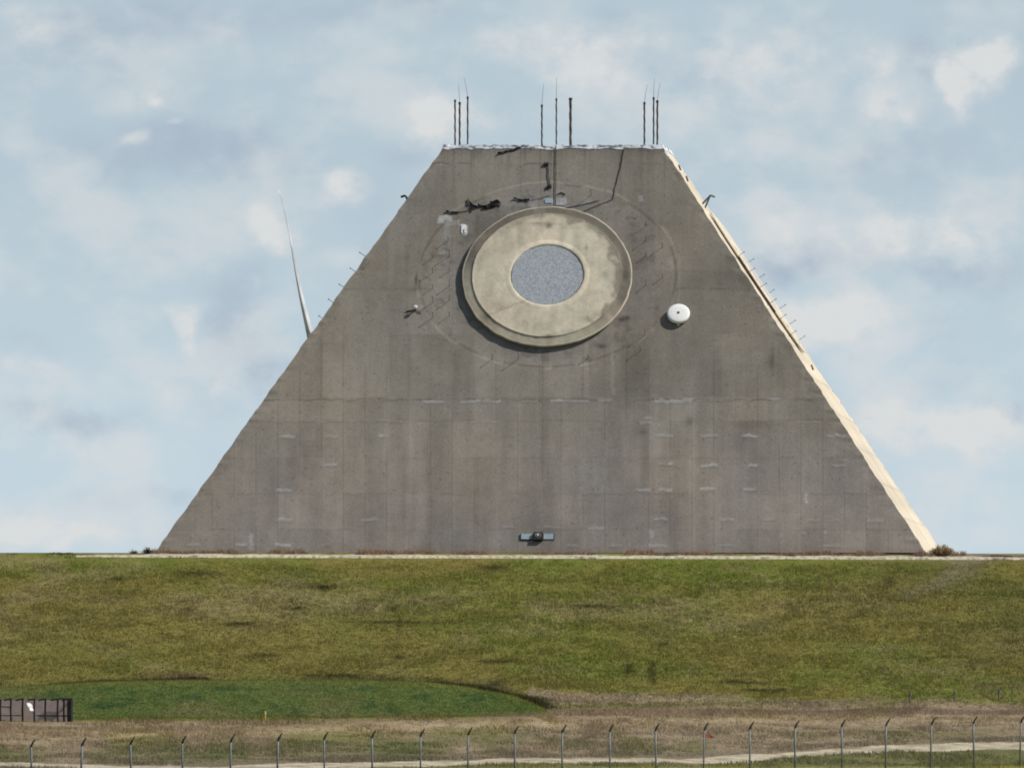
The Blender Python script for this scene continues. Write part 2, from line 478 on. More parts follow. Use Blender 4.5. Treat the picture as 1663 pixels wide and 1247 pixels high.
# ---- radar disc (one on each face)
def disc_color(R, A, part):
    x = R * np.cos(A); y = R * np.sin(A)
    n1 = fbm(x * .35 + 40, y * .35, 201, 4); n2 = fbm(x * 1.3, y * .8, 203, 4); n3 = fbm(x * 2.5, y * .4, 205, 3)
    n5 = fbm(x * 5, y * 5, 209, 3)
    t = 1 + (n1 - .5) * .50 + (n2 - .5) * .40 + (n3 - .5) * .34 + (n5 - .5) * .22
    pk = fbm(x * .55 + 9, y * .4, 231, 3) - .5
    base = np.stack([.525 * t * (1 + .10 * pk), .475 * t * (1 - .03 * pk), .372 * t * (1 - .06 * pk)], -1)
    # lichen and run-off staining near the rim of the face; bevel gets painted shade
    edge = sst(3.85, 4.3, R + (fbm(x * 1.7, y * 1.7, 207, 4) - .5) * 1.3)
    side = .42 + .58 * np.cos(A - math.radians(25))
    k = np.clip(edge * side * (.45 + fbm(x * 4, y * 1.6, 233, 4)), 0, .6)
    if part == 'bevel':
        k = 1.0 * (.30 + .70 * sst(-.8, .2, np.sin(A + .25))) + (n2 - .5) * .7 + (n1 - .5) * .4  # shade painted into the bevel colour, darkest over its upper part
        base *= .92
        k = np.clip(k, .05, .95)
    k = k * (R < 4.82)
    base = base * (1 - k[:, None]) + np.array([.125, .112, .092]) * k[:, None]
    # bottom: run-off bands and blotches
    for bx, by, sx, sy, a in ((0, 3.42, .22, .2, -.6), (-.7, 3.6, .5, .07, -.3), (2.2, 1.9, .12, .2, -.4), (2.2, .6, .1, 1.0, -.18), (3.3, .0, .3, .25, -.3), (.2, -4.25, .35, .12, -.6),
                              (-.2, -3.5, 1.1, .5, -.14), (3.0, -2.75, .35, .35, -.35), (2.3, -3.2, .5, .25, -.12), (-2.6, -2.3, .5, .2, -.15), (-1.6, -3.1, .9, .5, .12), (2.8, -.8, .5, 1.0, .10),
                              (0, 3.55, 1.2, .12, -.2), (1.2, 3.3, .6, .15, -.2), (-1.6, 3.5, .3, .3, -.2), (-2.4, .5, 1.0, 1.5, .05), (4.5, 0, .25, .5, -.5), (-3.35, -2.9, .3, .3, -.4)):
        base = base * (1 + a * gauss(x, y, bx, by, sx, sy))[:, None]
    # hairline crack across the lower left
    cr = np.abs((y + 2.05) - (x + 1.7) * .55 - (fbm(x * 1.5, y * 0, 221, 3) - .5) * .5)
    base = base * (1 - .28 * np.exp(-(cr / .05) ** 2) * sst(-3.2, -2.6, x) * sst(-.6, -1.0, x))[:, None]
    if part == 'face':
        lip = sst(2.50, 2.38, R)
        base = base * (1 + .22 * lip[:, None] * .7)
    return np.clip(base, .02, .9)


def revolve(prof, na=256, jit=0.0, seed=1):
    A = np.linspace(0, 2 * np.pi, na, endpoint=False)
    V = []; RR = []; AA = []
    for r, h in prof:
        j = (fbm(A / (2 * np.pi) * 60 % 60, A * 0 + r, seed, 2) - .5) * jit
        j[-6:] = j[-6:] * np.linspace(1, 0, 6) + j[0] * np.linspace(0, 1, 6)
        V.append(np.stack([(r + j) * np.cos(A), (r + j) * np.sin(A), h + 0 * A + j * .3], -1)); RR.append(r + 0 * A); AA.append(A)
    V = np.concatenate(V); m = len(prof)
    i = np.arange(na * m).reshape(m, na)
    a = i[:-1]; b = i[1:]
    Q = np.stack([a, np.roll(a, -1, 1), np.roll(b, -1, 1), b], -1).reshape(-1, 4)
    return V, Q, np.concatenate(RR), np.concatenate(AA)


def face_matrix(k, u, v, out=0.0):
    """maps disc space (x right, y up-slope, z outward) to pyramid space"""
    n = Vector((0, -cf, sf)); e1 = Vector((1, 0, 0)); e2 = Vector((0, sf, cf))
    R = Matrix((e1, e2, n)).transposed().to_4x4()
    p = Vector((u, -W / 2 + v * sf, v * cf)) + n * out
    return Matrix.Rotation(k * math.pi / 2, 4, 'Z') @ Matrix.Translation(p) @ R


RO = 139.5 / 28.72
prof_side = [(RO - .75, -.05), (RO - .72, .10), (RO - .04, .13), (RO, .16), (RO + .01, .22), (RO, .27), (RO - .03, .29)]
prof_bev = [(RO - .03, .29), (RO - .10, .295), (RO - .18, .31), (RO - .26, .32), (RO - .34, .33), (RO - .42, .34), (RO - .50, .36), (RO - .54, .372), (RO - .57, .405)]
prof_face = [(RO - .57, .41), (RO - .60, .42), (RO - .64, .41)] + [(4.15 - .1 * i, .41) for i in range(18)] + [(2.40, .412), (2.34, .43), (2.2, .43), (2.09, .43), (2.07, .34)]
for k in range(4):
    Mf = face_matrix(k, UC if k == 0 else 0.0, VC + .0)
    disc = bpy.data.objects.new('antenna_disc', None); link(disc, pyr); disc.matrix_local = Mf
    if k == 0:
        disc['label'] = 'round pale tan concrete disc on the front slope'
        V1, Q, R_, A_ = revolve(prof_side, jit=.09, seed=2)
        V_s = V1
        d1 = fast_mesh('rim', V1, Q, col=disc_color(R_, A_, 'side'), mat=M_disc, parent=disc)
        V2, Q, R_, A_ = revolve(prof_bev, jit=.09, seed=2)
        d2 = fast_mesh('bevel_ring', V2, Q, col=disc_color(R_, A_, 'bevel'), mat=M_disc, parent=disc)
        V3, Q, R_, A_ = revolve(prof_face, jit=.03, seed=5)
        d3 = fast_mesh('face_ring', V3, Q, col=disc_color(R_, A_, 'face'), mat=M_disc, parent=disc)
        # core plate: a rounded many-sided plate
        cr = MB(); nn = 24
        ring = [(2.055 * math.cos(2 * math.pi * (i + .3) / nn) * (1 + .008 * math.sin(i * 5)), 2.055 * math.sin(2 * math.pi * (i + .3) / nn), .40) for i in range(nn)]
        low = [(x, y, .30) for x, y, z in ring]
        cr.add(ring + low, [tuple(range(nn))] + [(i, nn + i, nn + (i + 1) % nn, (i + 1) % nn) for i in range(nn)])
        d4 = cr.build('core_plate', M_core, disc)
        src = (d1, d2, d3, d4)
    else:
        disc.matrix_local = Mf @ Matrix.Diagonal((1, 1, .62, 1))
        for d in src:
            c = d.copy(); C.objects.link(c); c.parent = disc
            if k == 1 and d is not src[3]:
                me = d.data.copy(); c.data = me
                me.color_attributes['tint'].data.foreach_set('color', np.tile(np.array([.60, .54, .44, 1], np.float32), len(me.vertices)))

# ---- threaded rods standing off each face, both sides of the disc
rod_me = None
rb = MB(); rb.tube([(0, 0, -.02), (0, 0, .62)], .016, 6); rb.tube([(0, 0, .55), (0, 0, .62)], .03, 6)
rod_src = rb.build('rod', M_rod, pyr, True)
rod_px = []
for yy in (391, 416, 440, 465, 488, 513):
    rod_px += [(730, yy), (703, yy + 3)] if yy > 400 else [(728, yy)]
    if yy in (391, 416, 440, 488): rod_px += [(1049, yy - 24)]
    if yy in (416, 465): rod_px += [(1076, yy - 14)]
rod_px += [(1047, 545), (1040, 570), (800, 583), (842, 583), (955, 582), (960, 318)]
rods = []
for (ax, ay) in rod_px:
    u, v = face_px(ax, ay); rods.append((0, u, v, random.uniform(.6, 1.1)))
for k in (1, 3):
    for i in range(6):
        for uu_ in (-7.1, 7.1):
            rods.append((k, uu_, VC + 1.55 - i * 1.08, random.uniform(.95, 1.15)))
first = True
for k, u, v, s in rods:
    o = rod_src if first else rod_src.copy()
    if not first:
        C.objects.link(o); o.parent = pyr
    first = False
    o.matrix_local = face_matrix(k, u, v) @ Matrix.Rotation(random.uniform(-.05, .05), 4, 'X') @ Matrix.Diagonal((1, 1, s, 1))

# ---- white vent cap to the right of the disc
u, v = face_px(1102, 513)
cap = bpy.data.objects.new('vent_cap', None); link(cap, pyr); cap.matrix_local = face_matrix(0, u, v)
cap['label'] = 'small round white cap right of the disc'
V1, Q, R_, A_ = revolve([(.50, -.02), (.52, .06), (.60, .10), (.64, .14), (.655, .24), (.62, .30), (.54, .325), (.3, .335), (.085, .34)], 64)
fast_mesh('cap_shell', V1, Q, col=np.tile([.86, .86, .84], (len(V1), 1)), mat=mat_attr('cap_paint', .45, (2, .04), (9, .04)), smooth=True, parent=cap)
V1, Q, R_, A_ = revolve([(.088, .335), (.07, .36), (.01, .365)], 24)
fast_mesh('cap_bolt', V1, Q, col=np.tile([.15, .17, .18], (len(V1), 1)), mat=M_blade, parent=cap)
b = MB(); b.tube([(0, -.55, .02), (0, -.70, .10)], .06, 8); b.build('drain_stub', M_white, cap)

# ---- small lamp stub on the left, with its bracket
u, v = face_px(675, 504)
lamp = bpy.data.objects.new('wall_lamp', None); link(lamp, pyr); lamp.matrix_local = face_matrix(0, u, v)
b = MB(); b.tube([(0, 0, -.02), (0, 0, .30)], .045, 8); b.build('lamp_arm', M_rod, lamp)
b = MB(); b.tube([(0, 0, .28), (0, 0, .36), (0, 0, .42)], [.11, .12, .07], 12); b.build('lamp_head', M_white, lamp)
b = MB(); b.tube([(-.55, -.12, .05), (-.05, 0, .06)], .035, 6); b.tube([(.02, 0, .05), (.32, -.25, .04)], .02, 6); b.build('lamp_conduit', M_cable, lamp)


# ---- cables, pipes and torn flashing lying on the front face
def on_face(pts, out=.03):
    r = []
    for q in pts:
        o = out if len(q) == 2 else q[2]
        u, v = face_px(q[0], q[1], o)
        r.append(Vector(face_pts(np.array([u]), np.array([v]), 0, o)[0]))
    return r


def cable(name, pts, r, mat_=M_cable, out=.04, n=6, rough=.02):
    w = on_face(pts, out)
    fine = []
    for i in range(len(w) - 1):
        L_ = (w[i + 1] - w[i]).length; m = max(1, int(L_ / .22))
        for j in range(m):
            p = w[i].lerp(w[i + 1], j / m)
            fine.append(p + Vector((random.uniform(-rough, rough), 0, random.uniform(-rough, rough))))
    fine.append(w[-1])
    b = MB(); b.tube(fine, r, n)
    return b.build(name, mat_, pyr, True)


cable('hanging_cable', [(903, 236), (902.5, 280), (902, 331)], .021, out=.07, rough=.012)
cable('hanging_cable', [(1014, 241), (1008, 270), (999, 305), (995, 324), (978, 331), (965, 336), (945, 345)], .019, out=.05)
cable('hanging_cable', [(972, 326), (945, 333), (918, 338)], .02, out=.04)
cable('conduit', [(884, 269), (890, 266), (890, 282), (893, 303), (886, 309)], .028, M_cable, .06)
for ax, ay in ((887, 268), (892, 304)):
    u, v = face_px(ax, ay); b = MB(); b.box((0, 0, .06), (.26, .16, .14), face_matrix(0, u, v)); b.build('junction_box', M_cable, pyr)
b = MB()
random.seed(3)


def ragged(b, pts, wd, out=.06):
    """a torn, curling strip with real thickness"""
    w = on_face(pts, out); n_ = Vector((0, -cf, sf)); up = Vector((0, sf, cf))
    fine = []
    for i in range(len(w) - 1):
        m = max(2, int((w[i + 1] - w[i]).length / .12))
        fine += [w[i].lerp(w[i + 1], j / m) for j in range(m)]
    fine.append(w[-1])
    vs = []; L_ = len(fine)
    for i, p in enumerate(fine):
        k = math.sin(math.pi * (i + .6) / (L_ + .2)) ** .5 * wd * random.uniform(.3, 1.05) / 2
        c = random.uniform(-.05, .12)
        vs += [p + up * k + n_ * (c + .03), p - up * k + n_ * random.uniform(0, .05), p - up * k - n_ * .03, p + up * k - n_ * .03]
    fs = []
    for i in range(L_ - 1):
        for j in range(4):
            fs.append((i * 4 + j, i * 4 + (j + 1) % 4, (i + 1) * 4 + (j + 1) % 4, (i + 1) * 4 + j))
    fs += [(3, 2, 1, 0), tuple((L_ - 1) * 4 + j for j in range(4))]
    b.add(vs, fs)


ragged(b, [(760, 323), (762, 329), (767, 334), (775, 337)], .20)
ragged(b, [(764, 335), (767, 342)], .25)
ragged(b, [(776, 333), (788, 336), (800, 336), (808, 333)], .14)
ragged(b, [(796, 329), (803, 327), (811, 328), (814, 334)], .12)
ragged(b, [(778, 336), (790, 333), (804, 330)], .07)
ragged(b, [(785, 339), (795, 338), (806, 335)], .07)
b.build('torn_flashing', M_cable, pyr)
b = MB(); ragged(b, [(724, 343), (731, 345), (746, 345)], .13); b.build('torn_flashing', M_cable, pyr)
cable('cable_end', [(746, 345), (756, 343), (764, 341)], .02)
b = MB(); ragged(b, [(834, 322), (845, 325), (860, 325)], .13); b.build('torn_flashing', M_cable, pyr)
cable('cable_end', [(906, 316), (912, 313), (918, 316)], .03)
cable('cable_end', [(862, 325), (880, 322), (892, 318)], .015)
b = MB(); ragged(b, [(808, 250), (822, 247), (838, 243), (850, 238)], .14, .03); b.build('mast_shadow_strip', M_cable, pyr)  # dark strip standing in for a mast's shadow over the roof edge
u, v = face_px(891, 327); b = MB(); b.box((0, 0, .02), (.42, .30, .05), face_matrix(0, u, v)); b.build('patch_plate', M_blue, pyr)
u, v = face_px(910, 329); b = MB(); b.box((0, 0, .015), (.50, .42, .04), face_matrix(0, u, v)); b.build('patch_plate', M_patch, pyr)
u, v = face_px(753, 370); b = MB(); b.box((0, 0, .03), (.26, .38, .07), face_matrix(0, u, v)); b.box((-.09, -.28, .03), (.08, .2, .05), face_matrix(0, u, v)); b.box((.09, -.28, .03), (.08, .2, .05), face_matrix(0, u, v))
b.build('white_hatch', M_white, pyr)

# ---- ventilator low on the wall, pale blue side panels and a dark square fan
u, v = face_px(874, 872.5)
vent = bpy.data.objects.new('wall_ventilator', None); link(vent, pyr); vent.matrix_local = face_matrix(0, u, v)
for cx_, wx_ in ((-.63, .66), (.60, .58)):
    b = MB(); b.box((cx_, .03, .02), (wx_, .36, .09)); b.build('side_panel', M_blue, vent)
b = MB()
for x in (-.99, -.30, .28, .90):
    b = MB(); b.box((x, .02, .03), (.03, .40, .10)); b.build('panel_trim', M_dark, vent)
b = MB(); b.box((-.63, -.185, .03), (.64, .03, .09)); b.build('panel_trim', M_dark, vent)
b = MB(); b.box((0, -.02, .12), (.52, .52, .24)); b.build('fan_box', M_dark, vent)
b = MB(); V1, Q, R_, A_ = revolve([(.18, .24), (.18, .27), (.13, .27), (.13, .24)], 24)
o = fast_mesh('fan_ring', V1, Q, mat=M_rod, parent=vent)
b = MB(); b.tube([(0, 0, .24), (0, 0, .30)], .06, 10); b.build('fan_hub', M_white, vent)


# ---- brackets on the two side slopes
def bracket(k, u, v, name='antenna_bracket'):
    e = bpy.data.objects.new(name, None); link(e, pyr); e.matrix_local = face_matrix(k, u, v) @ Matrix.Scale(1.3, 4)
    for dx in (-.35, .25):
        b = MB(); b.tube([(dx, 0, -.02), (dx * .8, .12, .52)], .03, 6); b.tube([(dx, -.22, -.02), (dx * .8, .10, .46)], .025, 6)
        b.tube([(dx * .8, .12, .5), (dx * .8 + .02, -.04, .62)], .045, 6); b.build('strut', M_post if dx < 0 else M_dark, e)
    b = MB(); b.tube([(-.35, .05, .25), (.25, .05, .28)], .02, 6); b.build('cross_bar', M_rod, e)


vbr = (H * (897.5 - 327) / 658) / cf
bracket(1, -.4, vbr); bracket(3, 1.0, vbr)
for ax, ay in ((1128, 289), (1107, 271), (1303, 594)):       # fixings along the sunny slope
    h = (897.5 - ay) / 658 * H
    b = MB(); b.tube([(0, -.16, .05), (0, .16, .12)], .05, 6); o = b.build('cleat', M_rust, pyr); o.matrix_local = face_matrix(1, -2.0, h / cf)
b = MB(); b.tube([(0, 1.2, .18), (0, -1.0, .16), (0, -2.6, .17)], .06, 6); o = b.build('conduit', M_rust, pyr); o.matrix_local = face_matrix(1, -7.6, VC + .3)

# ------------------------------------------------------------------ rods on the roof: masts with whip aerials
masts = [  # (x, top y, whip dx, whip top y, row, radius, label)
    (739, 163, None, None, 0, .045, 'rusty mast at the far left end of the roof, without a whip, leftmost of all'),
    (746.5, 167, -2, 137, 1, .055, 'short rusty mast, middle of the left cluster on the roof, with a straight whip'),
    (759.5, 158, -6, 126, 2, .045, 'tall mast, right one of the left cluster, whip leaning left'),
    (880, 171, 3, 137, 0, .045, 'shortest dark mast, left one of the three in the roof middle'),
    (903.5, 161, .5, 126, 1, .04, 'dark mast in the roof centre above the long hanging cable'),
    (926.5, 160, None, None, 2, .075, 'thick brown mast without whip, right one of the roof middle'),
    (1046.5, 167, 5, 138, 0, .05, 'rusty mast, left one of the right cluster, whip leaning right'),
    (1061.5, 159, 1, 128, 1, .045, 'tall mast, middle of the right cluster near the roof corner'),
    (1067.5, 164, 5, 134, 2, .055, 'rightmost mast on the roof, right at the sunlit corner')]
for x, yt, wdx, wy, row, r, lab in masts:
    Yd = D0 + T * H + (1.0, 6.6, 11.6)[row]
    base = at_depth(x, 236, Yd); base.z = ZB + H + .03
    topz = at_depth(x, yt, Yd).z
    hgt = topz - base.z
    e = empty('roof_mast', base); tag(e, lab, 'mast', 'masts standing on the flat roof')
    b = MB(); pts = []
    for i in range(15):
        f = i / 14
        pts.append((math.sin(i * 2.1 + x) * .010, math.cos(i * 1.7 + x) * .010, f * hgt))
    b.tube(pts, [r * (1.0 + .12 * math.sin(i * 1.9 + x)) for i in range(15)], 8); b.build('pole', M_rust if r > .045 else M_dark, e, True)
    b = MB(); b.tube([(0, 0, -.02), (0, 0, .07)], .16, 10); b.build('base_plate', M_rust, e)
    b = MB(); b.tube([(0, 0, hgt - .12), (0, 0, hgt + .03)], r * 1.35, 8); b.build('collar', M_dark, e)
    if wy:
        wz = at_depth(x + wdx, wy, Yd) - base
        b = MB(); b.tube([(0, 0, hgt), (wz.x * .4, 0, hgt + (wz.z - hgt) * .5), (wz.x, 0, wz.z)], [.014, .011, .008], 5); b.build('whip', M_rod, e)

# ------------------------------------------------------------------ terrain
def ground_z(X, Dp):
    X = np.asarray(X, float); Dp = np.asarray(Dp, float)
    s = np.clip((X + 29) / 58, -.3, 1.3)
    A_ = 932 + 38 * s                                   # foot of the rise
    B_ = 1022.0
    Cc = 1056.0
    zA = -2.32; zB = 1.60
    ycrest = 899.5 + 5.0 * s
    zC = (LEVEL - ycrest) / F * Cc
    near = -1.8 + (zA + 1.8) * np.clip(Dp / A_, -.3, 1)
    z1 = zA + (zB - zA) * sst(0, 1, np.clip((Dp - A_) / (B_ - A_), 0, 1)) * .25 + (zB - zA) * np.clip((Dp - A_) / (B_ - A_), 0, 1) * .75
    z2 = zB + (zC - zB) * np.clip((Dp - B_) / (Cc - B_), 0, 1)
    z = np.where(Dp < A_, near, np.where(Dp < B_, z1, z2))
    z = z + .22 * np.clip((fbm(X * .09, Dp * .12, 301, 3) - .5), -1, 1) * sst(A_, A_ + 20, Dp) * sst(Cc, Cc - 6, Dp) * 2
    z = np.where(Dp > Cc, np.minimum(zC + (Dp - Cc) * .035, ZB - .02), z)
    # mown berm in front of the slope, on the left
    x_px = CX + F * X / np.maximum(Dp, 400)
    yt = np.interp(x_px, [-900, 0, 160, 300, 560, 690, 760, 830, 870, 905], [1130, 1117, 1107, 1104, 1104, 1107, 1115, 1129, 1143, 1156])
    zt = (LEVEL - yt) / F * 1018
    zfoot = (LEVEL - np.interp(x_px, [0, 860, 905], [1168, 1160, 1158])) / F * 1008
    bump = np.where(Dp < 1018, zfoot + (zt - zfoot) * np.clip((Dp - 1008) / 10, 0, 1), zt - .06 * (Dp - 1018))
    kk = sst(910, 860, x_px) * sst(998, 1009, Dp)
    z = np.where((Dp > 998) & (Dp < 1036), z + np.maximum(bump - z, 0) * kk, z)
    # the mound ends beyond the frame; plain all round
    side = sst(95, 150, np.abs(X)); back = sst(1145, 1200, Dp)
    plain = np.where(Dp < A_, near, -2.3)
    m = np.maximum(side, back)
    return z * (1 - m) + plain * m


COL = lambda r, g, b: srgb(r, g, b)


def ground_color(px, py, X, Dp):
    px = np.asarray(px, float); py = np.asarray(py, float)
    n1 = fbm(px / 110, py / 34, 401, 4); n2 = fbm(px / 40 + 9, py / 13, 403, 4); n3 = fbm(px / 12, py / 6, 405, 3)
    n4 = fbm(px / 230, py / 70, 411, 3)
    olive = COL(108, 101, 54); tan = COL(120, 109, 76); green = COL(96, 101, 46); dark = COL(86, 82, 46); brown = COL(112, 100, 76)
    def mix(a, b, k):
        k = np.clip(k, 0, 1)[..., None]
        return a * (1 - k) + b * k
    c = mix(np.broadcast_to(olive, px.shape + (3,)), green, sst(.42, .68, n4 * .6 + n1 * .4 + .10 * sst(990, 910, py) + .06 * sst(300, 900, px) - .03))
    tk = n1 * .5 + n2 * .3 + .2 * n4
    tz = .16 * gauss(px, py, 330, 985, 330, 45) + .13 * gauss(px, py, 1230, 990, 190, 40) + .10 * gauss(px, py, 60, 960, 140, 60) + .1 * gauss(px, py, 720, 980, 180, 22) \
        - .10 * gauss(px, py, 900, 925, 600, 22) - .08 * gauss(px, py, 1000, 1060, 260, 30)
    c = mix(c, tan, .8 * sst(.48, .80, tk + tz))
    c = mix(c, dark, .38 * sst(.56, .82, n2 * .6 + n1 * .2 + fbm(px / 22, py / 9, 421, 3) * .3 + .0))
    c = mix(c, COL(88, 84, 48), .55 * sst(1250, 1600, px) * sst(1150, 1000, py) * sst(.3, .6, n1))
    # eroded bare path at the upper right
    ex = np.interp(py, [905, 930, 960, 985], [1580, 1555, 1500, 1450])
    c = mix(c, COL(108, 100, 82), .6 * gauss(px + (n2 - .5) * 60, py, ex, py, 30, 9e9) * sst(985, 950, py) + .7 * sst(912, 905, py) * sst(1440, 1560, px))
    # dark ruts
    for cx, cy, sx, sy in ((1020, 1085, 8, 10), (1058, 1088, 7, 14), (1062, 1105, 6, 8), (1200, 1108, 50, 3), (1075, 1047, 14, 3.5), (1240, 1120, 40, 3),
                           (648, 1015, 5, 14), (640, 989, 8, 4), (800, 922, 26, 5), (320, 930, 26, 5), (525, 954, 24, 4), (306, 989, 9, 3.5), (480, 989, 22, 3.5), (810, 1074, 40, 4),
                           (650, 1068, 12, 4), (430, 1064, 30, 4), (1443, 943, 10, 7), (190, 940, 14, 3), (545, 1098, 50, 4), (640, 1010, 80, 3), (390, 1013, 30, 4), (960, 985, 30, 3)):
        c = mix(c, dark * .42, .95 * gauss(px + (n3 - .5) * 10, py + (n2 - .5) * 4, cx, cy, sx, sy))
    # dry foot of the slope
    foot = np.interp(px, [0, 700, 860, 940, 1100, 1250, 1663], [1400, 1400, 1120, 1128, 1128, 1138, 1143])
    pal = mix(mix(np.broadcast_to(COL(133, 119, 97), px.shape + (3,)), COL(110, 97, 77), sst(.45, .65, n2 * .6 + n1 * .4)), COL(112, 107, 66), sst(.5, .7, n4 * .5 + n1 * .5))
    c = mix(c, pal, sst(foot - 8, foot + 5, py + (n2 - .5) * 18))
    gb = np.interp(px, [860, 950, 1100, 1250], [1146, 1147, 1144, 1140])
    c = mix(c, COL(104, 101, 58), .8 * np.exp(-((py - gb) / 5) ** 2) * sst(870, 920, px) * sst(1290, 1180, px))
    # berm
    yt = np.interp(px, [-900, 0, 160, 300, 560, 690, 760, 830, 870, 905], [1130, 1117, 1107, 1104, 1104, 1107, 1115, 1129, 1143, 1156])
    yb = np.interp(px, [0, 120, 500, 860, 900], [1170, 1168, 1166, 1163, 1152])
    inb = (px < 905) & (Dp > 1004) & (Dp < 1019.5) & (py > yt - 3)
    bg = mix(mix(np.broadcast_to(COL(84, 93, 51), px.shape + (3,)), COL(62, 78, 44), sst(.45, .65, n2 * .7 + n1 * .3)), COL(98, 96, 62), .8 * sst(.46, .64, n1 * .6 + .4 * n4) )
    bg = mix(bg, COL(96, 98, 50), .6 * sst(yt + 14, yt + 2, py))
    kb = np.where(inb, sst(yb + 3, yb - 4, py + (n3 - .5) * 5), 0)
    c = mix(c, bg, kb)
    # band of tall dead weeds behind the berm's crest
    ds = np.where((px < 905) & (Dp >= 1019.5) & (Dp < 1031), 1, 0) * sst(1120, 1096, py) * 0
    dk = sst(yt - 13, yt - 4, py) * np.where(Dp >= 1019, 1, 0) * (px < 905) * (.25 + .55 * sst(480, 640, px))
    c = mix(c, COL(70, 68, 40), .8 * dk * sst(.3, .6, n2 + .12))
    c = mix(c, COL(84, 68, 52), .9 * gauss(px, py, 300, 1098, 45, 8) * np.where(Dp >= 1019, 1, 0))
    c = mix(c, COL(52, 58, 34), .95 * gauss(px + (n2 - .5) * 10, py, 872, 1137, 24, 7))
    c = mix(c, COL(62, 58, 42), .8 * gauss(px, py, 800, 1113, 28, 8) * np.where(Dp >= 1016, 1, 0))
    # dry meadow between berm and track
    lowz = np.where(inb, 0, sst(yb - 2, yb + 3, py)) * (px < 905)
    c = mix(c, pal, lowz)
    pt = np.interp(px, [0, 400, 800, 1100, 1663], [1196, 1190, 1176, 1170, 1166])
    c = mix(c, COL(122, 104, 86), .6 * gauss(px, py, px, pt - 11, 1e9, 7) * sst(.35, .6, n1 + .08) * (py > 1155))
    c = mix(c, COL(146, 131, 104), .8 * gauss(px, py, px, pt + (n2 - .5) * 10, 1e9, 6) * sst(.35, .62, n3 * .5 + n1 * .5 + .05))
    ty = np.interp(px, [0, 400, 600, 700, 870, 1000, 1130, 1240, 1340, 1440, 1663], [1256, 1247, 1242, 1240, 1234, 1234, 1236, 1228, 1221, 1216, 1209])
    gk = sst(pt + 12, pt + 26, py)
    c = mix(c, COL(106, 101, 68), .75 * gk * sst(.3, .6, n1 + .1 * sst(900, 200, px)) * sst(ty - 2, ty - 10, py))
    c = mix(c, COL(84, 94, 52), .45 * gk * sst(.55, .7, n1) * sst(1000, 600, px))
    c = mix(c, COL(108, 97, 82), .7 * gauss(px, py, px, ty - 9, 1e9, 6) * sst(.3, .6, n2 + .1))
    c = mix(c, COL(92, 94, 52), .85 * sst(ty + 3, ty + 9, py))
    c = mix(c, COL(150, 145, 66), .8 * sst(1243, 1250, py + (n2 - .5) * 3) * sst(500, 900, px))
    c = c * (1 + (n3 - .5) * .22 + (n2 - .5) * .18)[..., None]
    return np.clip(c * GK, .008, .8)


GK = 1.22


def spaced(lo, a, b, hi, fine, grow=1.22):
    mid = np.arange(a, b + 1e-6, fine)
    l = []; s = fine; x = a
    while x > lo:
        s *= grow; x -= s; l.append(x)
    r = []; s = fine; x = b
    while x < hi:
        s *= grow; x += s; r.append(x)
    return np.array(l[::-1] + list(mid) + r)


xs = spaced(-9000, -33, 33, 9000, .16); ys = spaced(-3000, 925, 1060, 14000, .24)
XX, YY = np.meshgrid(xs, ys)
ZZ = ground_z(XX, YY)
P = np.stack([XX, YY, ZZ], -1).reshape(-1, 3)
vis = (np.abs(P[:, 0]) < 60) & (P[:, 1] > 880) & (P[:, 1] < 1070)
col = np.tile(COL(104, 102, 58), (len(P), 1)) * (1 + (fbm(P[:, 0] / 30, P[:, 1] / 30, 500, 4) - .5) * .5)[:, None]
gx, gy = project(P[vis]); col[vis] = ground_color(gx, gy, P[vis, 0], P[vis, 1])
g = fast_mesh('ground', P, grid_quads(len(xs), len(ys)), col=col, mat=M_earth, smooth=True)
tag(g, 'sloping earth of the mound and the flat prairie around it', 'ground', kind='structure')


# ---- sheets: crest gravel and the dirt track
def solve_depth(px_, py_, lo=905, hi=1056):
    """first ground point met by the sight line"""
    Dp = np.arange(lo, hi, .1)
    X = (px_ - CX) / F * Dp
    z = ground_z(X, Dp); zl = np.array([(LEVEL - py_) / F * d for d in Dp])
    k = np.nonzero(z >= zl)[0]
    i = k[0] if len(k) else len(Dp) - 1
    return X[i], Dp[i]


def strip(name, x0, x1, cy_f, hw_f, mat_, label, nseg=500):
    vs = []; fs = []; m = 5
    for i in range(nseg + 1):
        q = x0 + (x1 - x0) * i / nseg
        X, Dp = cy_f(q); h = hw_f(q, i)
        for j in range(m):
            f = -1 + 2 * j / (m - 1)
            d = Dp + f * h
            vs.append((X, d, float(ground_z(X, d)) + (.035 if abs(f) < .9 else -.02) + random.uniform(0, .02)))
    for i in range(nseg):
        for j in range(m - 1):
            fs.append((i * m + j, (i + 1) * m + j, (i + 1) * m + j + 1, i * m + j + 1))
    b = MB(); b.add(vs, fs); o = b.build(name, mat_, None, True)
    return tag(o, label, 'path', kind='structure')


tyx = [340, 400, 600, 700, 870, 1000, 1130, 1240, 1340, 1440, 1560, 1700, 1900]
tyy = [1250, 1247, 1242, 1240, 1234.5, 1234, 1236, 1228, 1221.5, 1216, 1211.5, 1210, 1207]
ctrl = [solve_depth(a, b_) for a, b_ in zip(tyx, tyy)]
cxs = np.array([c_[0] for c_ in ctrl]); cds = np.array([c_[1] for c_ in ctrl])
strip('dirt_track', cxs[0] - 30, cxs[-1], lambda q: (q, float(np.interp(q, cxs, cds))),
      lambda q, i: 2.6 + 1.6 * (vnoise(np.array([q * .35]), np.array([1.]), 3)[0] - .5) + 1.2 * (vnoise(np.array([q * 1.7]), np.array([1.]), 4)[0] - .5), M_track,
      'pale dirt track running behind the fence', 700)

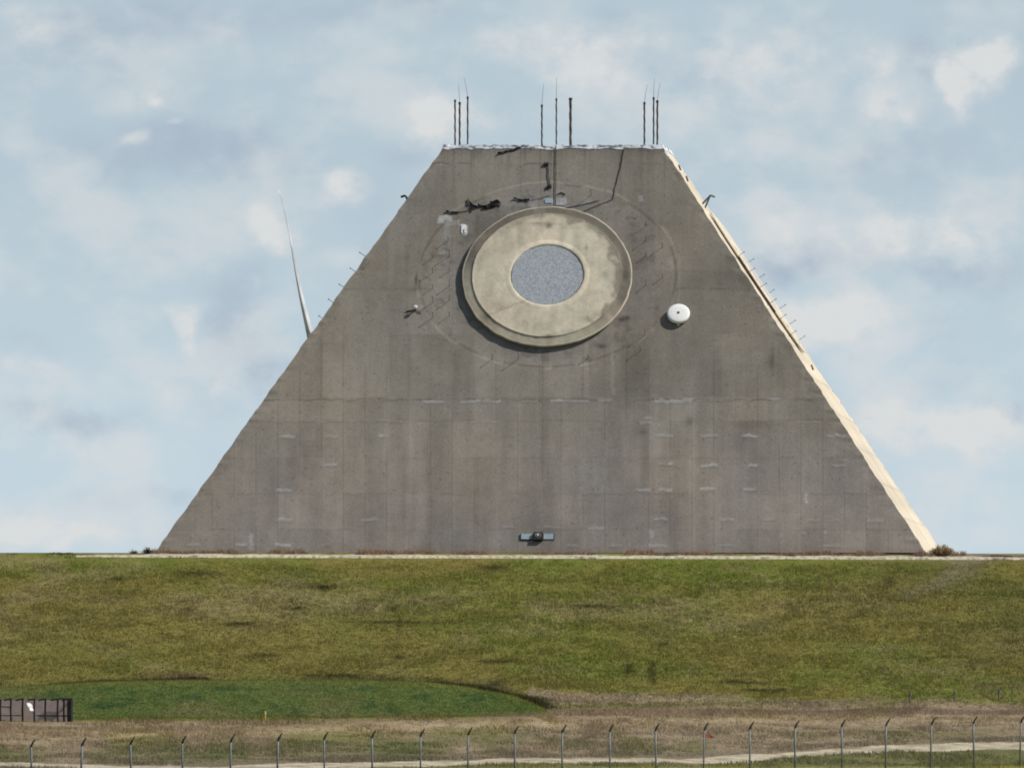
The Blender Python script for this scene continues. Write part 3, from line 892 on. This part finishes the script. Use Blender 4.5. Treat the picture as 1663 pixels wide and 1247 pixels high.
# crest gravel: low heap of stones along the shoulder
random.seed(5)
vs = []; fs = []; ng = 900
for i in range(ng + 1):
    X = -24.5 + 66 * i / ng
    q = vnoise(np.array([X * .9]), np.array([0.]), 71)[0]; q2 = vnoise(np.array([X * 4]), np.array([0.]), 72)[0]
    h = .01 + .085 * min(1, max(0, (X + 24.5) / 4)) * (.55 + .5 * q + .4 * q2)
    if X > 26: h *= .8
    z0 = float(ground_z(X, 1055.7))
    vs += [(X, 1055.3, float(ground_z(X, 1055.3)) - .05), (X, 1055.5, z0 + h * .35), (X, 1056.1, z0 + h + .02), (X, 1056.8, z0 + h * .9), (X, 1057.6, float(ground_z(X, 1057.6)) - .05)]
for i in range(ng):
    for j in range(4):
        fs.append((i * 5 + j, (i + 1) * 5 + j, (i + 1) * 5 + j + 1, i * 5 + j + 1))
b = MB(); b.add(vs, fs); gr = b.build('gravel_path', M_gravel, None, True)
tag(gr, 'cream gravel edging along the crest of the mound at the foot of the pyramid', 'gravel', kind='structure')


# ------------------------------------------------------------------ grass: many leaf-sized blades
def make_blades(name, X, Dp, h, w, col, nb, label, cat='grass', lean=.32, fork=False):
    n_ = len(X)
    Z = ground_z(X, Dp)
    Vs = []; Cs = []
    for b_ in range(nb):
        ox = RNG.normal(0, .09, n_); oy = RNG.normal(0, .09, n_)
        hh = h * RNG.uniform(.55, 1.15, n_); ww = w * RNG.uniform(.6, 1.3, n_)
        a = RNG.uniform(0, np.pi, n_)
        lx = RNG.normal(0, lean, n_) * hh * .5 - .08 * hh; ly = RNG.normal(0, lean, n_) * hh * .5
        bx = X + ox; by = Dp + oy; bz = Z - .03
        dx = np.cos(a) * ww / 2; dy = np.sin(a) * ww / 2
        p0 = np.stack([bx - dx, by - dy, bz], -1); p1 = np.stack([bx + dx, by + dy, bz], -1)
        p2 = np.stack([bx + lx, by + ly, bz + hh], -1)
        Vs.append(np.stack([p0, p1, p2], 1))
        cc = col * RNG.uniform(.86, 1.16, (n_, 1)) * (1 + RNG.normal(0, .035, (n_, 3)))
        Cs.append(np.repeat(cc[:, None, :], 3, 1))
    V = np.concatenate(Vs).reshape(-1, 3); K = np.concatenate(Cs).reshape(-1, 3)
    T = np.arange(len(V)).reshape(-1, 3)
    o = fast_mesh(name, V, T=T, col=np.clip(K, .005, .9), mat=M_blade)
    return tag(o, label, cat, kind='stuff')


def scatter(n_, x0, x1, d0, d1):
    Dp = RNG.uniform(d0, d1, n_); X = RNG.uniform(x0, x1, n_) * Dp / 1040
    return X, Dp


# hill slope
X, Dp = scatter(140000, -36, 38, 1019, 1055.2)
px, py = project(np.stack([X, Dp, ground_z(X, Dp)], -1))
c = ground_color(px, py, X, Dp)
cl = fbm(X * .5, Dp * .7, 611, 3)
make_blades('hill_grass', X, Dp, (.09 + .07 * sst(.35, .75, cl)) * (1 - .5 * sst(1053, 1055, Dp)) * 1.25, .05, c * np.array([1.34, 1.38, 1.50]) * (1 + .22 * sst(960, 905, py))[:, None], 4, 'rough olive and tan grass covering the slope of the mound')
# berm: short mown
X, Dp = scatter(38000, -35, 5, 1006, 1021)
px, py = project(np.stack([X, Dp, ground_z(X, Dp)], -1))
k = px < 900
X, Dp, px, py = X[k], Dp[k], px[k], py[k]
c = ground_color(px, py, X, Dp)
make_blades('mown_grass', X, Dp, np.full(len(X), .11), .045, c * np.array([1.40, 1.52, 1.38]), 4, 'short green grass on the low bank at left')
# tall weeds behind the berm crest
X, Dp = scatter(6000, -31, 4, 1019.5, 1024)
px, py = project(np.stack([X, Dp, ground_z(X, Dp)], -1))
k = (px < 880 + 22 * RNG.normal(size=len(px))) & (fbm(X * .35, Dp * .2, 613, 3) > .38 + .16 * (px < 480) - .1 * (px > 540) - .12 * (px > 740))
X, Dp, px = X[k], Dp[k], px[k]
cc = np.where((RNG.uniform(size=len(X)) < .5)[:, None], COL(84, 84, 46), COL(98, 90, 60))
cc = np.where(((px > 240) & (px < 345))[:, None], COL(86, 70, 54), cc)
cc = np.where((px > 690)[:, None], cc * .72, cc) * RNG.uniform(.7, 1.35, (len(X), 1))
hh = (1 - .6 * sst(860, 915, px)) * (.10 + .34 * fbm(X * .5, X * 0, 617, 2) + .34 * gauss(px, px * 0, 862, 0, 28, 1) + .26 * gauss(px, px * 0, 795, 0, 34, 1) + .18 * gauss(px, px * 0, 300, 0, 40, 1))
make_blades('dead_weeds', X, Dp, hh, .07, cc, 6, 'dark dead weeds in the ditch behind the green bank', 'weeds')
# dry meadow
X, Dp = scatter(105000, -35, 37, 930, 1022)
px, py = project(np.stack([X, Dp, ground_z(X, Dp)], -1))
td = np.interp(X, cxs, cds)
k = (py < 1262) & (np.abs(Dp - td) > 2.8) & ~((px < 890) & (Dp > 1008))
X, Dp, px, py = X[k], Dp[k], px[k], py[k]
c = ground_color(px, py, X, Dp)
cl = fbm(X * .4, Dp * .3, 619, 3)
make_blades('dry_grass', X, Dp, .07 + .17 * sst(.35, .7, cl), .07, c * 1.40, 4, 'dry tan and olive meadow grass between fence and mound')
# taller seed stalks standing out of the turf
X, Dp = scatter(5200, -31, 31, 932, 1054)
k = (np.abs(Dp - np.interp(X, cxs, cds)) > 3) & (fbm(X * .25, Dp * .15, 641, 3) > .47) & ~((X < 2) & (Dp > 1004) & (Dp < 1022))
X, Dp = X[k], Dp[k]
cc = np.where((RNG.uniform(size=len(X)) < .6)[:, None], COL(176, 158, 118), COL(104, 92, 62))
make_blades('seed_stalks', X, Dp, RNG.uniform(.16, .42, len(X)), .028, cc, 3, 'thin dry seed stalks standing above the grass', 'weeds')
# weeds at the foot of the wall and along the crest
X = RNG.uniform(-20.5, 25.5, 4200); Dp = RNG.uniform(1058.2, 1061.2, 4200)
cl = fbm(X * .55, X * 0, 623, 3); k = cl > .40; X, Dp, cl = X[k], Dp[k], cl[k]
cc = np.where((RNG.uniform(size=len(X)) < .55)[:, None], COL(138, 114, 98), COL(172, 144, 118))
make_blades('wall_weeds', X, Dp, (.04 + .75 * np.clip(cl - .40, 0, .26)) * (.4 + 1.2 * vnoise(X * 5, X * 0, 629)), .05, cc, 4, 'reddish brown weeds along the foot of the concrete wall', 'weeds')
X = RNG.uniform(-31, 31, 9000); Dp = RNG.uniform(1055.2, 1058, 9000)
cl = fbm(X * .7, X * 0, 627, 3); k = (((X < -18.5) | (X > 24)) & (cl > .42)) | (cl > .74)
X, Dp, cl = X[k], Dp[k], cl[k]
cc = np.where((X > 22)[:, None], COL(120, 98, 80), COL(86, 86, 66)) * RNG.uniform(.7, 1.3, (len(X), 1))
make_blades('crest_weeds', X, Dp, .03 + .50 * np.clip(cl - .42, 0, .3) * vnoise(X * 6, X * 0, 631), .04, cc, 4, 'sparse weeds on the skyline at both ends of the crest', 'weeds')


# ---- bushes
def bush(name, px_, py_, Y, wx, hz, c1, c2, n_, label, twig=M_rust, lean=0.0):
    base = at_depth(px_, py_, Y); base.z = float(ground_z(base.x, Y)) - .03
    e = empty(name, base); tag(e, label, 'bush')
    b = MB(); random.seed(int(px_))
    tips = []
    for i in range(46):
        a = random.uniform(0, 2 * math.pi); q = random.random() ** .6
        tx = math.cos(a) * q * wx / 2 + lean * hz; ty = math.sin(a) * q * .5; tz = hz * (1 - .55 * q * q) * random.uniform(.6, 1.05)
        mid = Vector((tx * .35, ty * .35, tz * .6))
        b.tube([(tx * .1, ty * .1, 0), mid, (tx, ty, tz)], [.012, .009, .004], 4, False)
        tips.append((Vector((tx * .1, ty * .1, 0)), mid, Vector((tx, ty, tz))))
    b.build('stems', twig, e)
    V = []; K = []
    for i in range(n_):
        s, m_, t_ = random.choice(tips); f = random.uniform(.25, 1.02)
        p = (s.lerp(m_, f * 2) if f < .5 else m_.lerp(t_, f * 2 - 1)) + Vector([random.gauss(0, .05) for _ in range(3)])
        if p.z < .01: p.z = .02
        d = Vector([random.gauss(0, 1) for _ in range(3)]).normalized() * random.uniform(.03, .075)
        q = d.orthogonal().normalized() * random.uniform(.012, .03)
        V += [p - q, p + q, p + d]
        k = random.random(); cc_ = (c1 * k + c2 * (1 - k)) * random.uniform(.7, 1.3)
        K += [cc_] * 3
    fast_mesh('leaves', np.array([tuple(v) for v in V]), T=np.arange(len(V)).reshape(-1, 3), col=np.array(K), mat=M_blade, parent=e)


bush('dry_bush', 1529, 897, 1056.6, 1.65, .66, COL(190, 168, 134), COL(150, 128, 102), 9000, 'round brown dry bush on the crest just right of the pyramid base')
bush('dark_bush', 240, 897, 1056.8, .8, .42, COL(52, 52, 60), COL(84, 74, 66), 600, 'small dark bush at the left foot of the pyramid', M_dark, -.1)
bush('dark_bush', 218, 898, 1058.0, .7, .22, COL(70, 66, 60), COL(96, 84, 70), 200, 'low sparse twiggy bush on the skyline left of the dark bush', M_dark)

# ------------------------------------------------------------------ fence
fe = empty('security_fence', (0, 950, -2.3))
tag(fe, 'long chain-link security fence with angled barbed-wire arms, in front of the meadow', 'fence')
post_x = [-24, 52, 131, 213, 297, 374, 450, 527, 605, 683, 760, 836, 913, 991, 1066, 1142, 1218, 1291, 1368, 1438, 1511, 1582, 1656, 1728]
tops_y = np.interp(post_x, [0, 450, 836, 1218, 1663], [1212, 1201, 1189, 1182, 1171])
PH = 2.15
fpos = []
for i, (a, ty_) in enumerate(zip(post_x, tops_y)):
    s = (a + 24) / 1752
    Y = 905 + 80 * s
    p = at_depth(a, ty_, Y)
    gz = float(ground_z(p.x, Y))
    fpos.append((p, gz))
inv = fe.location
for i, (p, gz) in enumerate(fpos):
    random.seed(i)
    hgt = max(p.z - gz, 1.2)
    b = MB(); lx = random.uniform(-.07, .07)
    b.tube([(0, 0, -.3), (lx * .5, 0, hgt * .5), (lx, 0, hgt)], .045 + random.uniform(-.004, .006), 8)
    po = b.build('post', M_post, fe, True); po.location = Vector((p.x, p.y, gz)) - inv
    b = MB(); b.tube([(lx, 0, hgt - .04), (lx + .06, -.05, hgt + .10), (lx + .21, -.2, hgt + .34)], [.058, .05, .032], 6); b.build('arm', M_arm, po, True)
# wires
for dz, dx, dy in ((.32, .2, -.19), (.21, .13, -.12), (.10, .06, -.05), (-.03, 0, 0)):
    b = MB()
    pts = []
    for (p, gz) in fpos:
        pts.append(Vector((p.x + dx, p.y + dy, p.z + dz)) - inv)
    full = []
    for i in range(len(pts) - 1):
        for j in range(6):
            f = j / 6; q = pts[i].lerp(pts[i + 1], f); q.z -= .05 * 4 * f * (1 - f); full.append(q)
    full.append(pts[-1])
    b.tube(full, .0035, 4, False); b.build('wire', M_post, fe)
V = []; Q = []
pitch = .11; r_ = .0022
for i in range(len(fpos) - 1):
    (p, gz), (q, gz2) = fpos[i], fpos[i + 1]
    L_ = (Vector((q.x, q.y, 0)) - Vector((p.x, p.y, 0))).length
    zt = (p.z + q.z) / 2 - .06; zb = min(gz, gz2) + .02
    hh = zt - zb; nn = int(L_ / pitch); dirv = (q - p) / L_
    t = np.arange(-int(hh / pitch), nn)
    for sgn in (1, -1):
        for s in t:
            a0 = s * pitch; a1 = a0 + hh
            c0, c1 = max(a0, 0), min(a1, L_)
            if c1 - c0 < .05: continue
            z0, z1 = (c0 - a0), (c1 - a0)
            if sgn < 0: z0, z1 = hh - z0, hh - z1
            A = Vector((p.x + dirv.x * c0, p.y + dirv.y * c0, zb + z0)) - inv; B = Vector((p.x + dirv.x * c1, p.y + dirv.y * c1, zb + z1)) - inv
            nV = len(V)
            for P_ in (A, B):
                V += [(P_.x - r_, P_.y - r_, P_.z), (P_.x + r_, P_.y - r_, P_.z), (P_.x, P_.y + r_, P_.z)]
            Q += [(nV, nV + 1, nV + 4, nV + 3), (nV + 1, nV + 2, nV + 5, nV + 4), (nV + 2, nV, nV + 3, nV + 5)]
fast_mesh('chain_link', np.array(V), Q=np.array(Q), mat=M_post, parent=fe)

# ------------------------------------------------------------------ steel enclosure at the left edge
Ye = 1004.0
pL = at_depth(-60, 1168, Ye); pR = at_depth(115, 1168, Ye)
gz = float(ground_z(pR.x, Ye)); sc_e = F / Ye
base = Vector((pL.x, Ye, gz - .05))
en = empty('pipe_enclosure', base)
tag(en, 'low brown-panelled enclosure with a dark pipe frame at the left edge of the photo', 'enclosure')
Wd = pR.x - pL.x; He = 36 / sc_e + .1
b = MB(); b.box((Wd / 2, .45, He / 2 - .02), (Wd - .1, .05, He - .1)); b.box((Wd - .10, .85, He / 2 - .02), (.05, .75, He - .1)); b.build('panel', M_brownp, en)
e_px = lambda a: at_depth(a, 1150, Ye).x - base.x
for a in (-50, -22, 1, 18, 37, 56, 74, 94, 104, 112, 115):
    x = e_px(a) if a < 115 else Wd
    fw = .055 if a not in (112, 115) else .09
    b = MB(); b.tube([(x, 0, 0), (x - .02, 0, He * .55), (x, 0, He - .03)], fw, 6); b.build('post', M_dark, en)
for a in (-22, 18, 37, 56, 74, 94, 112):
    x = e_px(a)
    b = MB(); b.tube([(x + .05, 0, He - .02), (x - .22, .0, He - .05), (x - .38, .1, He - .10)], [.055, .05, .03], 6); b.build('top_arm', M_dark, en)
b = MB(); b.tube([(e_px(58), .02, .38), (e_px(112), .02, .36)], .035, 6); b.tube([(e_px(2), .02, .85), (e_px(18), .02, .83)], .03, 6); b.tube([(e_px(-50), .02, .38), (e_px(34), .02, .38)], .025, 6)
b.tube([(e_px(90), .3, He), (Wd, .3, He)], .035, 6); b.build('rail', M_dark, en)
b = MB(); b.tube([(Wd, 0, He - .03), (Wd + .02, .9, He - .05)], .07, 6); b.tube([(Wd, 0, .05), (Wd, .9, .05)], .05, 6)
b.tube([(Wd + .02, .9, 0), (Wd + .02, .9, He - .03)], .08, 6); b.build('end_frame', M_dark, en)
sx, szz = e_px(49.5), (1168 - 1143) / sc_e
b = MB(); b.box((0, 0, .15), (.28, .03, .26)); b.box((.01, 0, -.13), (.2, .03, .24)); sg = b.build('sign_plate', M_white, en); sg.location = (sx, -.18, szz); sg.rotation_euler = (math.radians(-38), 0, math.radians(30))


# ------------------------------------------------------------------ small markers
def ground_at(a, b_):
    X, Dp = solve_depth(a, b_)
    return Vector((X, Dp, float(ground_z(X, Dp))))


p = ground_at(430.5, 1166)
e = empty('marker_post', p); tag(e, 'small orange marker post at the foot of the green bank', 'marker post')
b = MB(); b.tube([(0, 0, -.05), (0, 0, .34), (0, 0, .40)], [.05, .05, .03], 8); b.build('stake', M_orange, e)
b = MB(); b.tube([(0, 0, .24), (0, 0, .30)], .056, 8); b.build('reflective_band', M_white, e)
for a, yb_, yt_, lab in ((1477.5, 1141, 1124, 'small pale stake at the slope foot, left one of three on the right'),
                         (1549.5, 1139, 1121, 'small pale stake at the slope foot, middle one of three on the right'),
                         (1622, 1137, 1121, 'small pale stake at the foot of the slope, nearest the right edge')):
    p = ground_at(a, yb_)
    e = empty('survey_stake', p); tag(e, lab, 'stake', 'stakes at the foot of the slope')
    b = MB(); b.tube([(0, 0, -.05), (.02, 0, .45)], .045, 6); b.build('stake_shaft', M_post, e)
    b = MB(); b.tube([(.02, 0, .42), (.03, 0, .56)], [.07, .06], 8); b.build('stake_cap', M_post, e)
p = ground_at(1146, 1217)
e = empty('warning_flag', p); tag(e, 'small faded red pennant on a thin stake behind the fence', 'flag')
b = MB(); b.tube([(0, 0, -.05), (0, 0, .84)], .012, 5); b.build('flag_pole', M_dark, e)
b = MB(); b.add([(x_, y_, z_ + .10) for x_, y_, z_ in ((0, -.01, .74), (0, -.01, .54), (.28, .05, .53), (.5, -.01, .54), (0, .01, .74), (0, .01, .54), (.28, .07, .53), (.5, .01, .54), (.25, .03, .69), (.25, .05, .69))],
                [(0, 1, 2, 8), (8, 2, 3), (4, 9, 6, 5), (9, 7, 6), (0, 8, 9, 4), (8, 3, 7, 9), (1, 5, 6, 2), (2, 6, 7, 3)]); b.build('flag_cloth', M_pink, e)

# ------------------------------------------------------------------ wind turbine far behind
Yt = 4000.0; s_t = F / Yt
hub = at_depth(511, 647, Yt)
tb = empty('wind_turbine', (hub.x, Yt, -2.3)); tag(tb, 'white wind turbine far behind, one blade rising beyond the left slope of the pyramid', 'wind turbine')
hz = hub.z + 2.3
b = MB(); b.tube([(0, 2.5, 0), (0, 2.5, hz * .5), (0, 2.5, hz - 1.5)], [2.2, 1.7, 1.2], 24); b.build('tower', M_turb, tb, True)
yaw = math.radians(40); Rz = Matrix.Rotation(yaw, 4, 'Z')
b = MB(); b.box((0, 3.2, 0), (3.2, 9, 3.4), Matrix.Translation((0, 0, hz)) @ Rz); b.build('nacelle', M_turb, tb)
b = MB(); b.tube([Matrix.Translation((0, 0, hz)) @ Rz @ Vector(q) for q in ((0, -1.4, 0), (0, -3.0, 0), (0, -3.9, 0), (0, -4.3, 0))], [1.7, 1.6, .9, .1], 16); b.build('hub', M_turb, tb, True)
Ln = 345 / s_t
for j in range(3):
    ang = math.atan2(.192 / math.cos(yaw), .981) + j * 2 * math.pi / 3
    ns = 34; na = 14; vs = []; fs = []
    Lb = Ln / math.hypot(math.cos(ang), math.sin(ang) * math.cos(yaw)) if j == 0 else Ln * 1.03
    for i in range(ns + 1):
        f = i / ns; z = 1.2 + (Lb - 1.2) * f
        ch = (1.8 + 1.6 * math.sin(min(f * 5, math.pi / 2))) * (1 - f) ** 1.45 + .46
        if f < .06: ch = 1.9
        th = ch * (.9 if f < .05 else .5 * (1 - f) + .2)
        tw = math.radians(62 - 42 * f)
        pre = -1.0 * f * f
        for k_ in range(na):
            a = 2 * math.pi * k_ / na
            x = math.cos(a) * ch / 2 * .78; y = math.sin(a) * th / 2 * (1 + .5 * math.cos(a))
            xr = x * math.cos(tw) - y * math.sin(tw); yr = x * math.sin(tw) + y * math.cos(tw)
            P_ = Vector((xr + (-1.6 * (f - .25) ** 2 * 1.6 + .28 * math.sin(f * 9)) * (j == 0), yr + pre - 2.4, z))
            vs.append(Matrix.Translation((0, 0, hz)) @ Rz @ Matrix.Rotation(-ang, 4, 'Y') @ P_)
    for i in range(ns):
        for k_ in range(na):
            fs.append((i * na + k_, i * na + (k_ + 1) % na, (i + 1) * na + (k_ + 1) % na, (i + 1) * na + k_))
    fs.append(tuple(ns * na + k_ for k_ in range(na)))
    b = MB(); b.add(vs, fs); b.build('blade', M_turb, tb, True)

# ------------------------------------------------------------------ light and sky
sun_dir = Vector((.66, -.10, .74)).normalized()
EL = math.asin(sun_dir.z); AZ = math.atan2(sun_dir.x, sun_dir.y)
ld = bpy.data.lights.new('sun', 'SUN'); ld.energy = 4.35; ld.angle = math.radians(.55); ld.color = (1, .955, .88)
lo = bpy.data.objects.new('sun', ld); link(lo); lo.rotation_euler = sun_dir.to_track_quat('Z', 'Y').to_euler(); lo.location = (200, 900, 300)

w = bpy.data.worlds.new('World'); sc.world = w; w.use_nodes = True
nt = w.node_tree; N = nt.nodes; L = nt.links
bg = N['Background']; bg.inputs['Strength'].default_value = 0.07
sky = N.new('ShaderNodeTexSky'); sky.sky_type = 'NISHITA'; sky.sun_disc = False
sky.sun_elevation = EL; sky.sun_rotation = AZ; sky.air_density = 1.0; sky.dust_density = 1.0


def mth(op, a, b=None, c=None):
    n = N.new('ShaderNodeMath'); n.operation = op
    for i, q in enumerate((a, b, c)):
        if q is None: continue
        if isinstance(q, (int, float)): n.inputs[i].default_value = q
        else: L.new(q, n.inputs[i])
    return n.outputs[0]


tc = N.new('ShaderNodeTexCoord'); sp = N.new('ShaderNodeSeparateXYZ'); L.new(tc.outputs['Generated'], sp.inputs[0])
yy = mth('MAXIMUM', mth('ABSOLUTE', sp.outputs[1]), .15)
SX = mth('MULTIPLY_ADD', mth('DIVIDE', sp.outputs[0], yy), F / 100, 8.315)      # hundreds of photo pixels of azimuth
SY = mth('MULTIPLY_ADD', mth('DIVIDE', sp.outputs[2], yy), -F / 100, 12.005)    # and of elevation
cmb = N.new('ShaderNodeCombineXYZ'); L.new(SX, cmb.inputs[0]); L.new(SY, cmb.inputs[1])


def noise(scale, det=5, off=0, stretch=1.0, rough=.5):
    mp = N.new('ShaderNodeMapping'); mp.inputs['Location'].default_value = (off, off * 1.7, off * .3); mp.inputs['Scale'].default_value = (scale, scale * stretch, 1)
    L.new(cmb.outputs[0], mp.inputs[0])
    n = N.new('ShaderNodeTexNoise'); n.inputs['Scale'].default_value = 1; n.inputs['Detail'].default_value = det; n.inputs['Roughness'].default_value = rough
    L.new(mp.outputs[0], n.inputs['Vector']); return n


wn = noise(.75, 4, 3.1); ws = N.new('ShaderNodeSeparateColor'); L.new(wn.outputs['Color'], ws.inputs[0])
WX = mth('ADD', SX, mth('MULTIPLY', mth('SUBTRACT', ws.outputs[0], .5), 1.5))
WY = mth('ADD', SY, mth('MULTIPLY', mth('SUBTRACT', ws.outputs[1], .5), 1.1))


def blobs(lst):
    tot = None
    for cx, cy, sx, sy, a in lst:
        dx = mth('MULTIPLY', mth('SUBTRACT', WX, cx / 100), 100 / sx); dy = mth('MULTIPLY', mth('SUBTRACT', WY, cy / 100), 100 / sy)
        r2 = mth('ADD', mth('MULTIPLY', dx, dx), mth('MULTIPLY', dy, dy))
        g_ = mth('MULTIPLY', mth('EXPONENT', mth('MULTIPLY', mth('POWER', r2, 1.3), -1)), a)
        tot = g_ if tot is None else mth('ADD', tot, g_)
    return tot


light = blobs([(1595, 105, 56, 44, .72), (1570, 150, 24, 30, .55), (960, 110, 120, 60, .22), (1420, 130, 60, 60, .30), (1430, 190, 50, 60, .2), (1250, 70, 150, 60, .30), (1225, 150, 80, 70, .3), (1100, 200, 60, 50, .1),
               (545, 312, 45, 28, .50), (440, 385, 55, 40, .45), (292, 525, 34, 46, .60), (730, 195, 90, 50, .50), (240, 152, 26, 14, .35), (205, 230, 28, 16, .4), (280, 207, 18, 10, .3),
               (30, 40, 60, 60, .25), (60, 610, 60, 25, .3), (60, 860, 150, 26, .55), (1500, 380, 160, 50, .42), (1260, 350, 60, 60, .25), (1360, 520, 130, 40, .55), (1520, 700, 150, 42, .60), (1440, 640, 100, 60, .1),
               (860, 60, 140, 40, .30), (1010, 160, 60, 40, .1), (90, 720, 150, 40, .22), (330, 650, 90, 35, .18), (1600, 600, 80, 30, .15), (1140, 260, 60, 40, .15)])
shade = blobs([(290, 250, 190, 60, .55), (130, 90, 140, 60, .25), (380, 500, 60, 70, .45), (420, 590, 90, 50, .40), (680, 250, 70, 30, .30), (600, 400, 70, 50, .2), (250, 30, 260, 40, .4), (620, 10, 150, 30, .3),
               (1505, 80, 36, 30, .45), (1535, 120, 26, 24, .35), (1330, 420, 120, 35, .40), (1580, 440, 120, 30, .42), (1250, 440, 60, 40, .3), (1000, 60, 60, 50, .3), (1130, 110, 60, 60, .25),
               (1640, 670, 60, 30, .35), (110, 680, 130, 30, .40), (230, 800, 110, 30, .3), (1450, 790, 120, 40, .12), (1330, 30, 90, 30, .2), (60, 560, 70, 30, .2), (1400, 270, 70, 30, .3)])


def ramp01(x, lo_, hi_):
    n = N.new('ShaderNodeMapRange'); n.interpolation_type = 'SMOOTHSTEP'
    n.inputs[1].default_value = lo_; n.inputs[2].default_value = hi_; L.new(x, n.inputs[0]); return n.outputs[0]


nA = noise(.55, 6, 11.0, 1.5, .52).outputs['Fac']; nB = noise(1.5, 6, 23.0, 1.3, .55).outputs['Fac']; nC = noise(.35, 3, 37.0, 1.6).outputs['Fac']
nD = noise(3.2, 7, 51.0, 1.25, .6).outputs['Fac']
tex = mth('ADD', mth('MULTIPLY', mth('SUBTRACT', nB, .5), 1.7), mth('MULTIPLY', mth('SUBTRACT', nD, .5), .7))
lk = mth('ADD', mth('MULTIPLY', ramp01(mth('ADD', mth('MULTIPLY', light, mth('MULTIPLY_ADD', tex, 1.1, 1.0)), mth('MULTIPLY', tex, .12)), .0, .72), .95), mth('MULTIPLY', ramp01(mth('ADD', nA, mth('MULTIPLY', tex, .09)), .40, .68), .52))
dk = mth('ADD', mth('MULTIPLY', ramp01(mth('MULTIPLY', shade, mth('MULTIPLY_ADD', tex, -.9, 1.0)), .0, .7), .9), mth('MULTIPLY', ramp01(nC, .5, .75), .25))


def cmix(a, b, f):
    n = N.new('ShaderNodeMix'); n.data_type = 'RGBA'
    for s, q in ((6, a), (7, b)):
        if isinstance(q, tuple): n.inputs[s].default_value = q
        else: L.new(q, n.inputs[s])
    if isinstance(f, (int, float)): n.inputs[0].default_value = f
    else: L.new(f, n.inputs[0])
    n.clamp_factor = True
    return n.outputs[2]


def lin(r, g, b_): return tuple(float(q) / 0.07 for q in srgb(r, g, b_)) + (1,)


hg = ramp01(SY, 2.0, 9.0)
base = cmix(lin(182, 200, 211), lin(196, 213, 223), hg)
c1 = cmix(base, lin(171, 186, 201), mth('MULTIPLY', dk, 1.05))
c2 = cmix(c1, lin(217, 220, 221), mth('MULTIPLY', lk, 1.0))
elev = mth('ABSOLUTE', sp.outputs[2])
hi = ramp01(elev, .06, .35)
final = cmix(c2, sky.outputs[0], hi)
L.new(final, bg.inputs['Color'])

# ------------------------------------------------------------------ camera
cam = bpy.data.cameras.new('camera'); cam.sensor_width = 36; cam.lens = 36 * F / 1663; cam.clip_start = 1; cam.clip_end = 30000
co = bpy.data.objects.new('camera', cam); link(co); co.location = (0, 0, 0); co.rotation_euler = (math.pi / 2 + PIT, 0, 0)
sc.camera = co
sc.view_settings.view_transform = 'Standard'; sc.view_settings.look = 'None'; sc.view_settings.exposure = 0; sc.view_settings.gamma = 1
sc.cycles.filter_width = 1.9
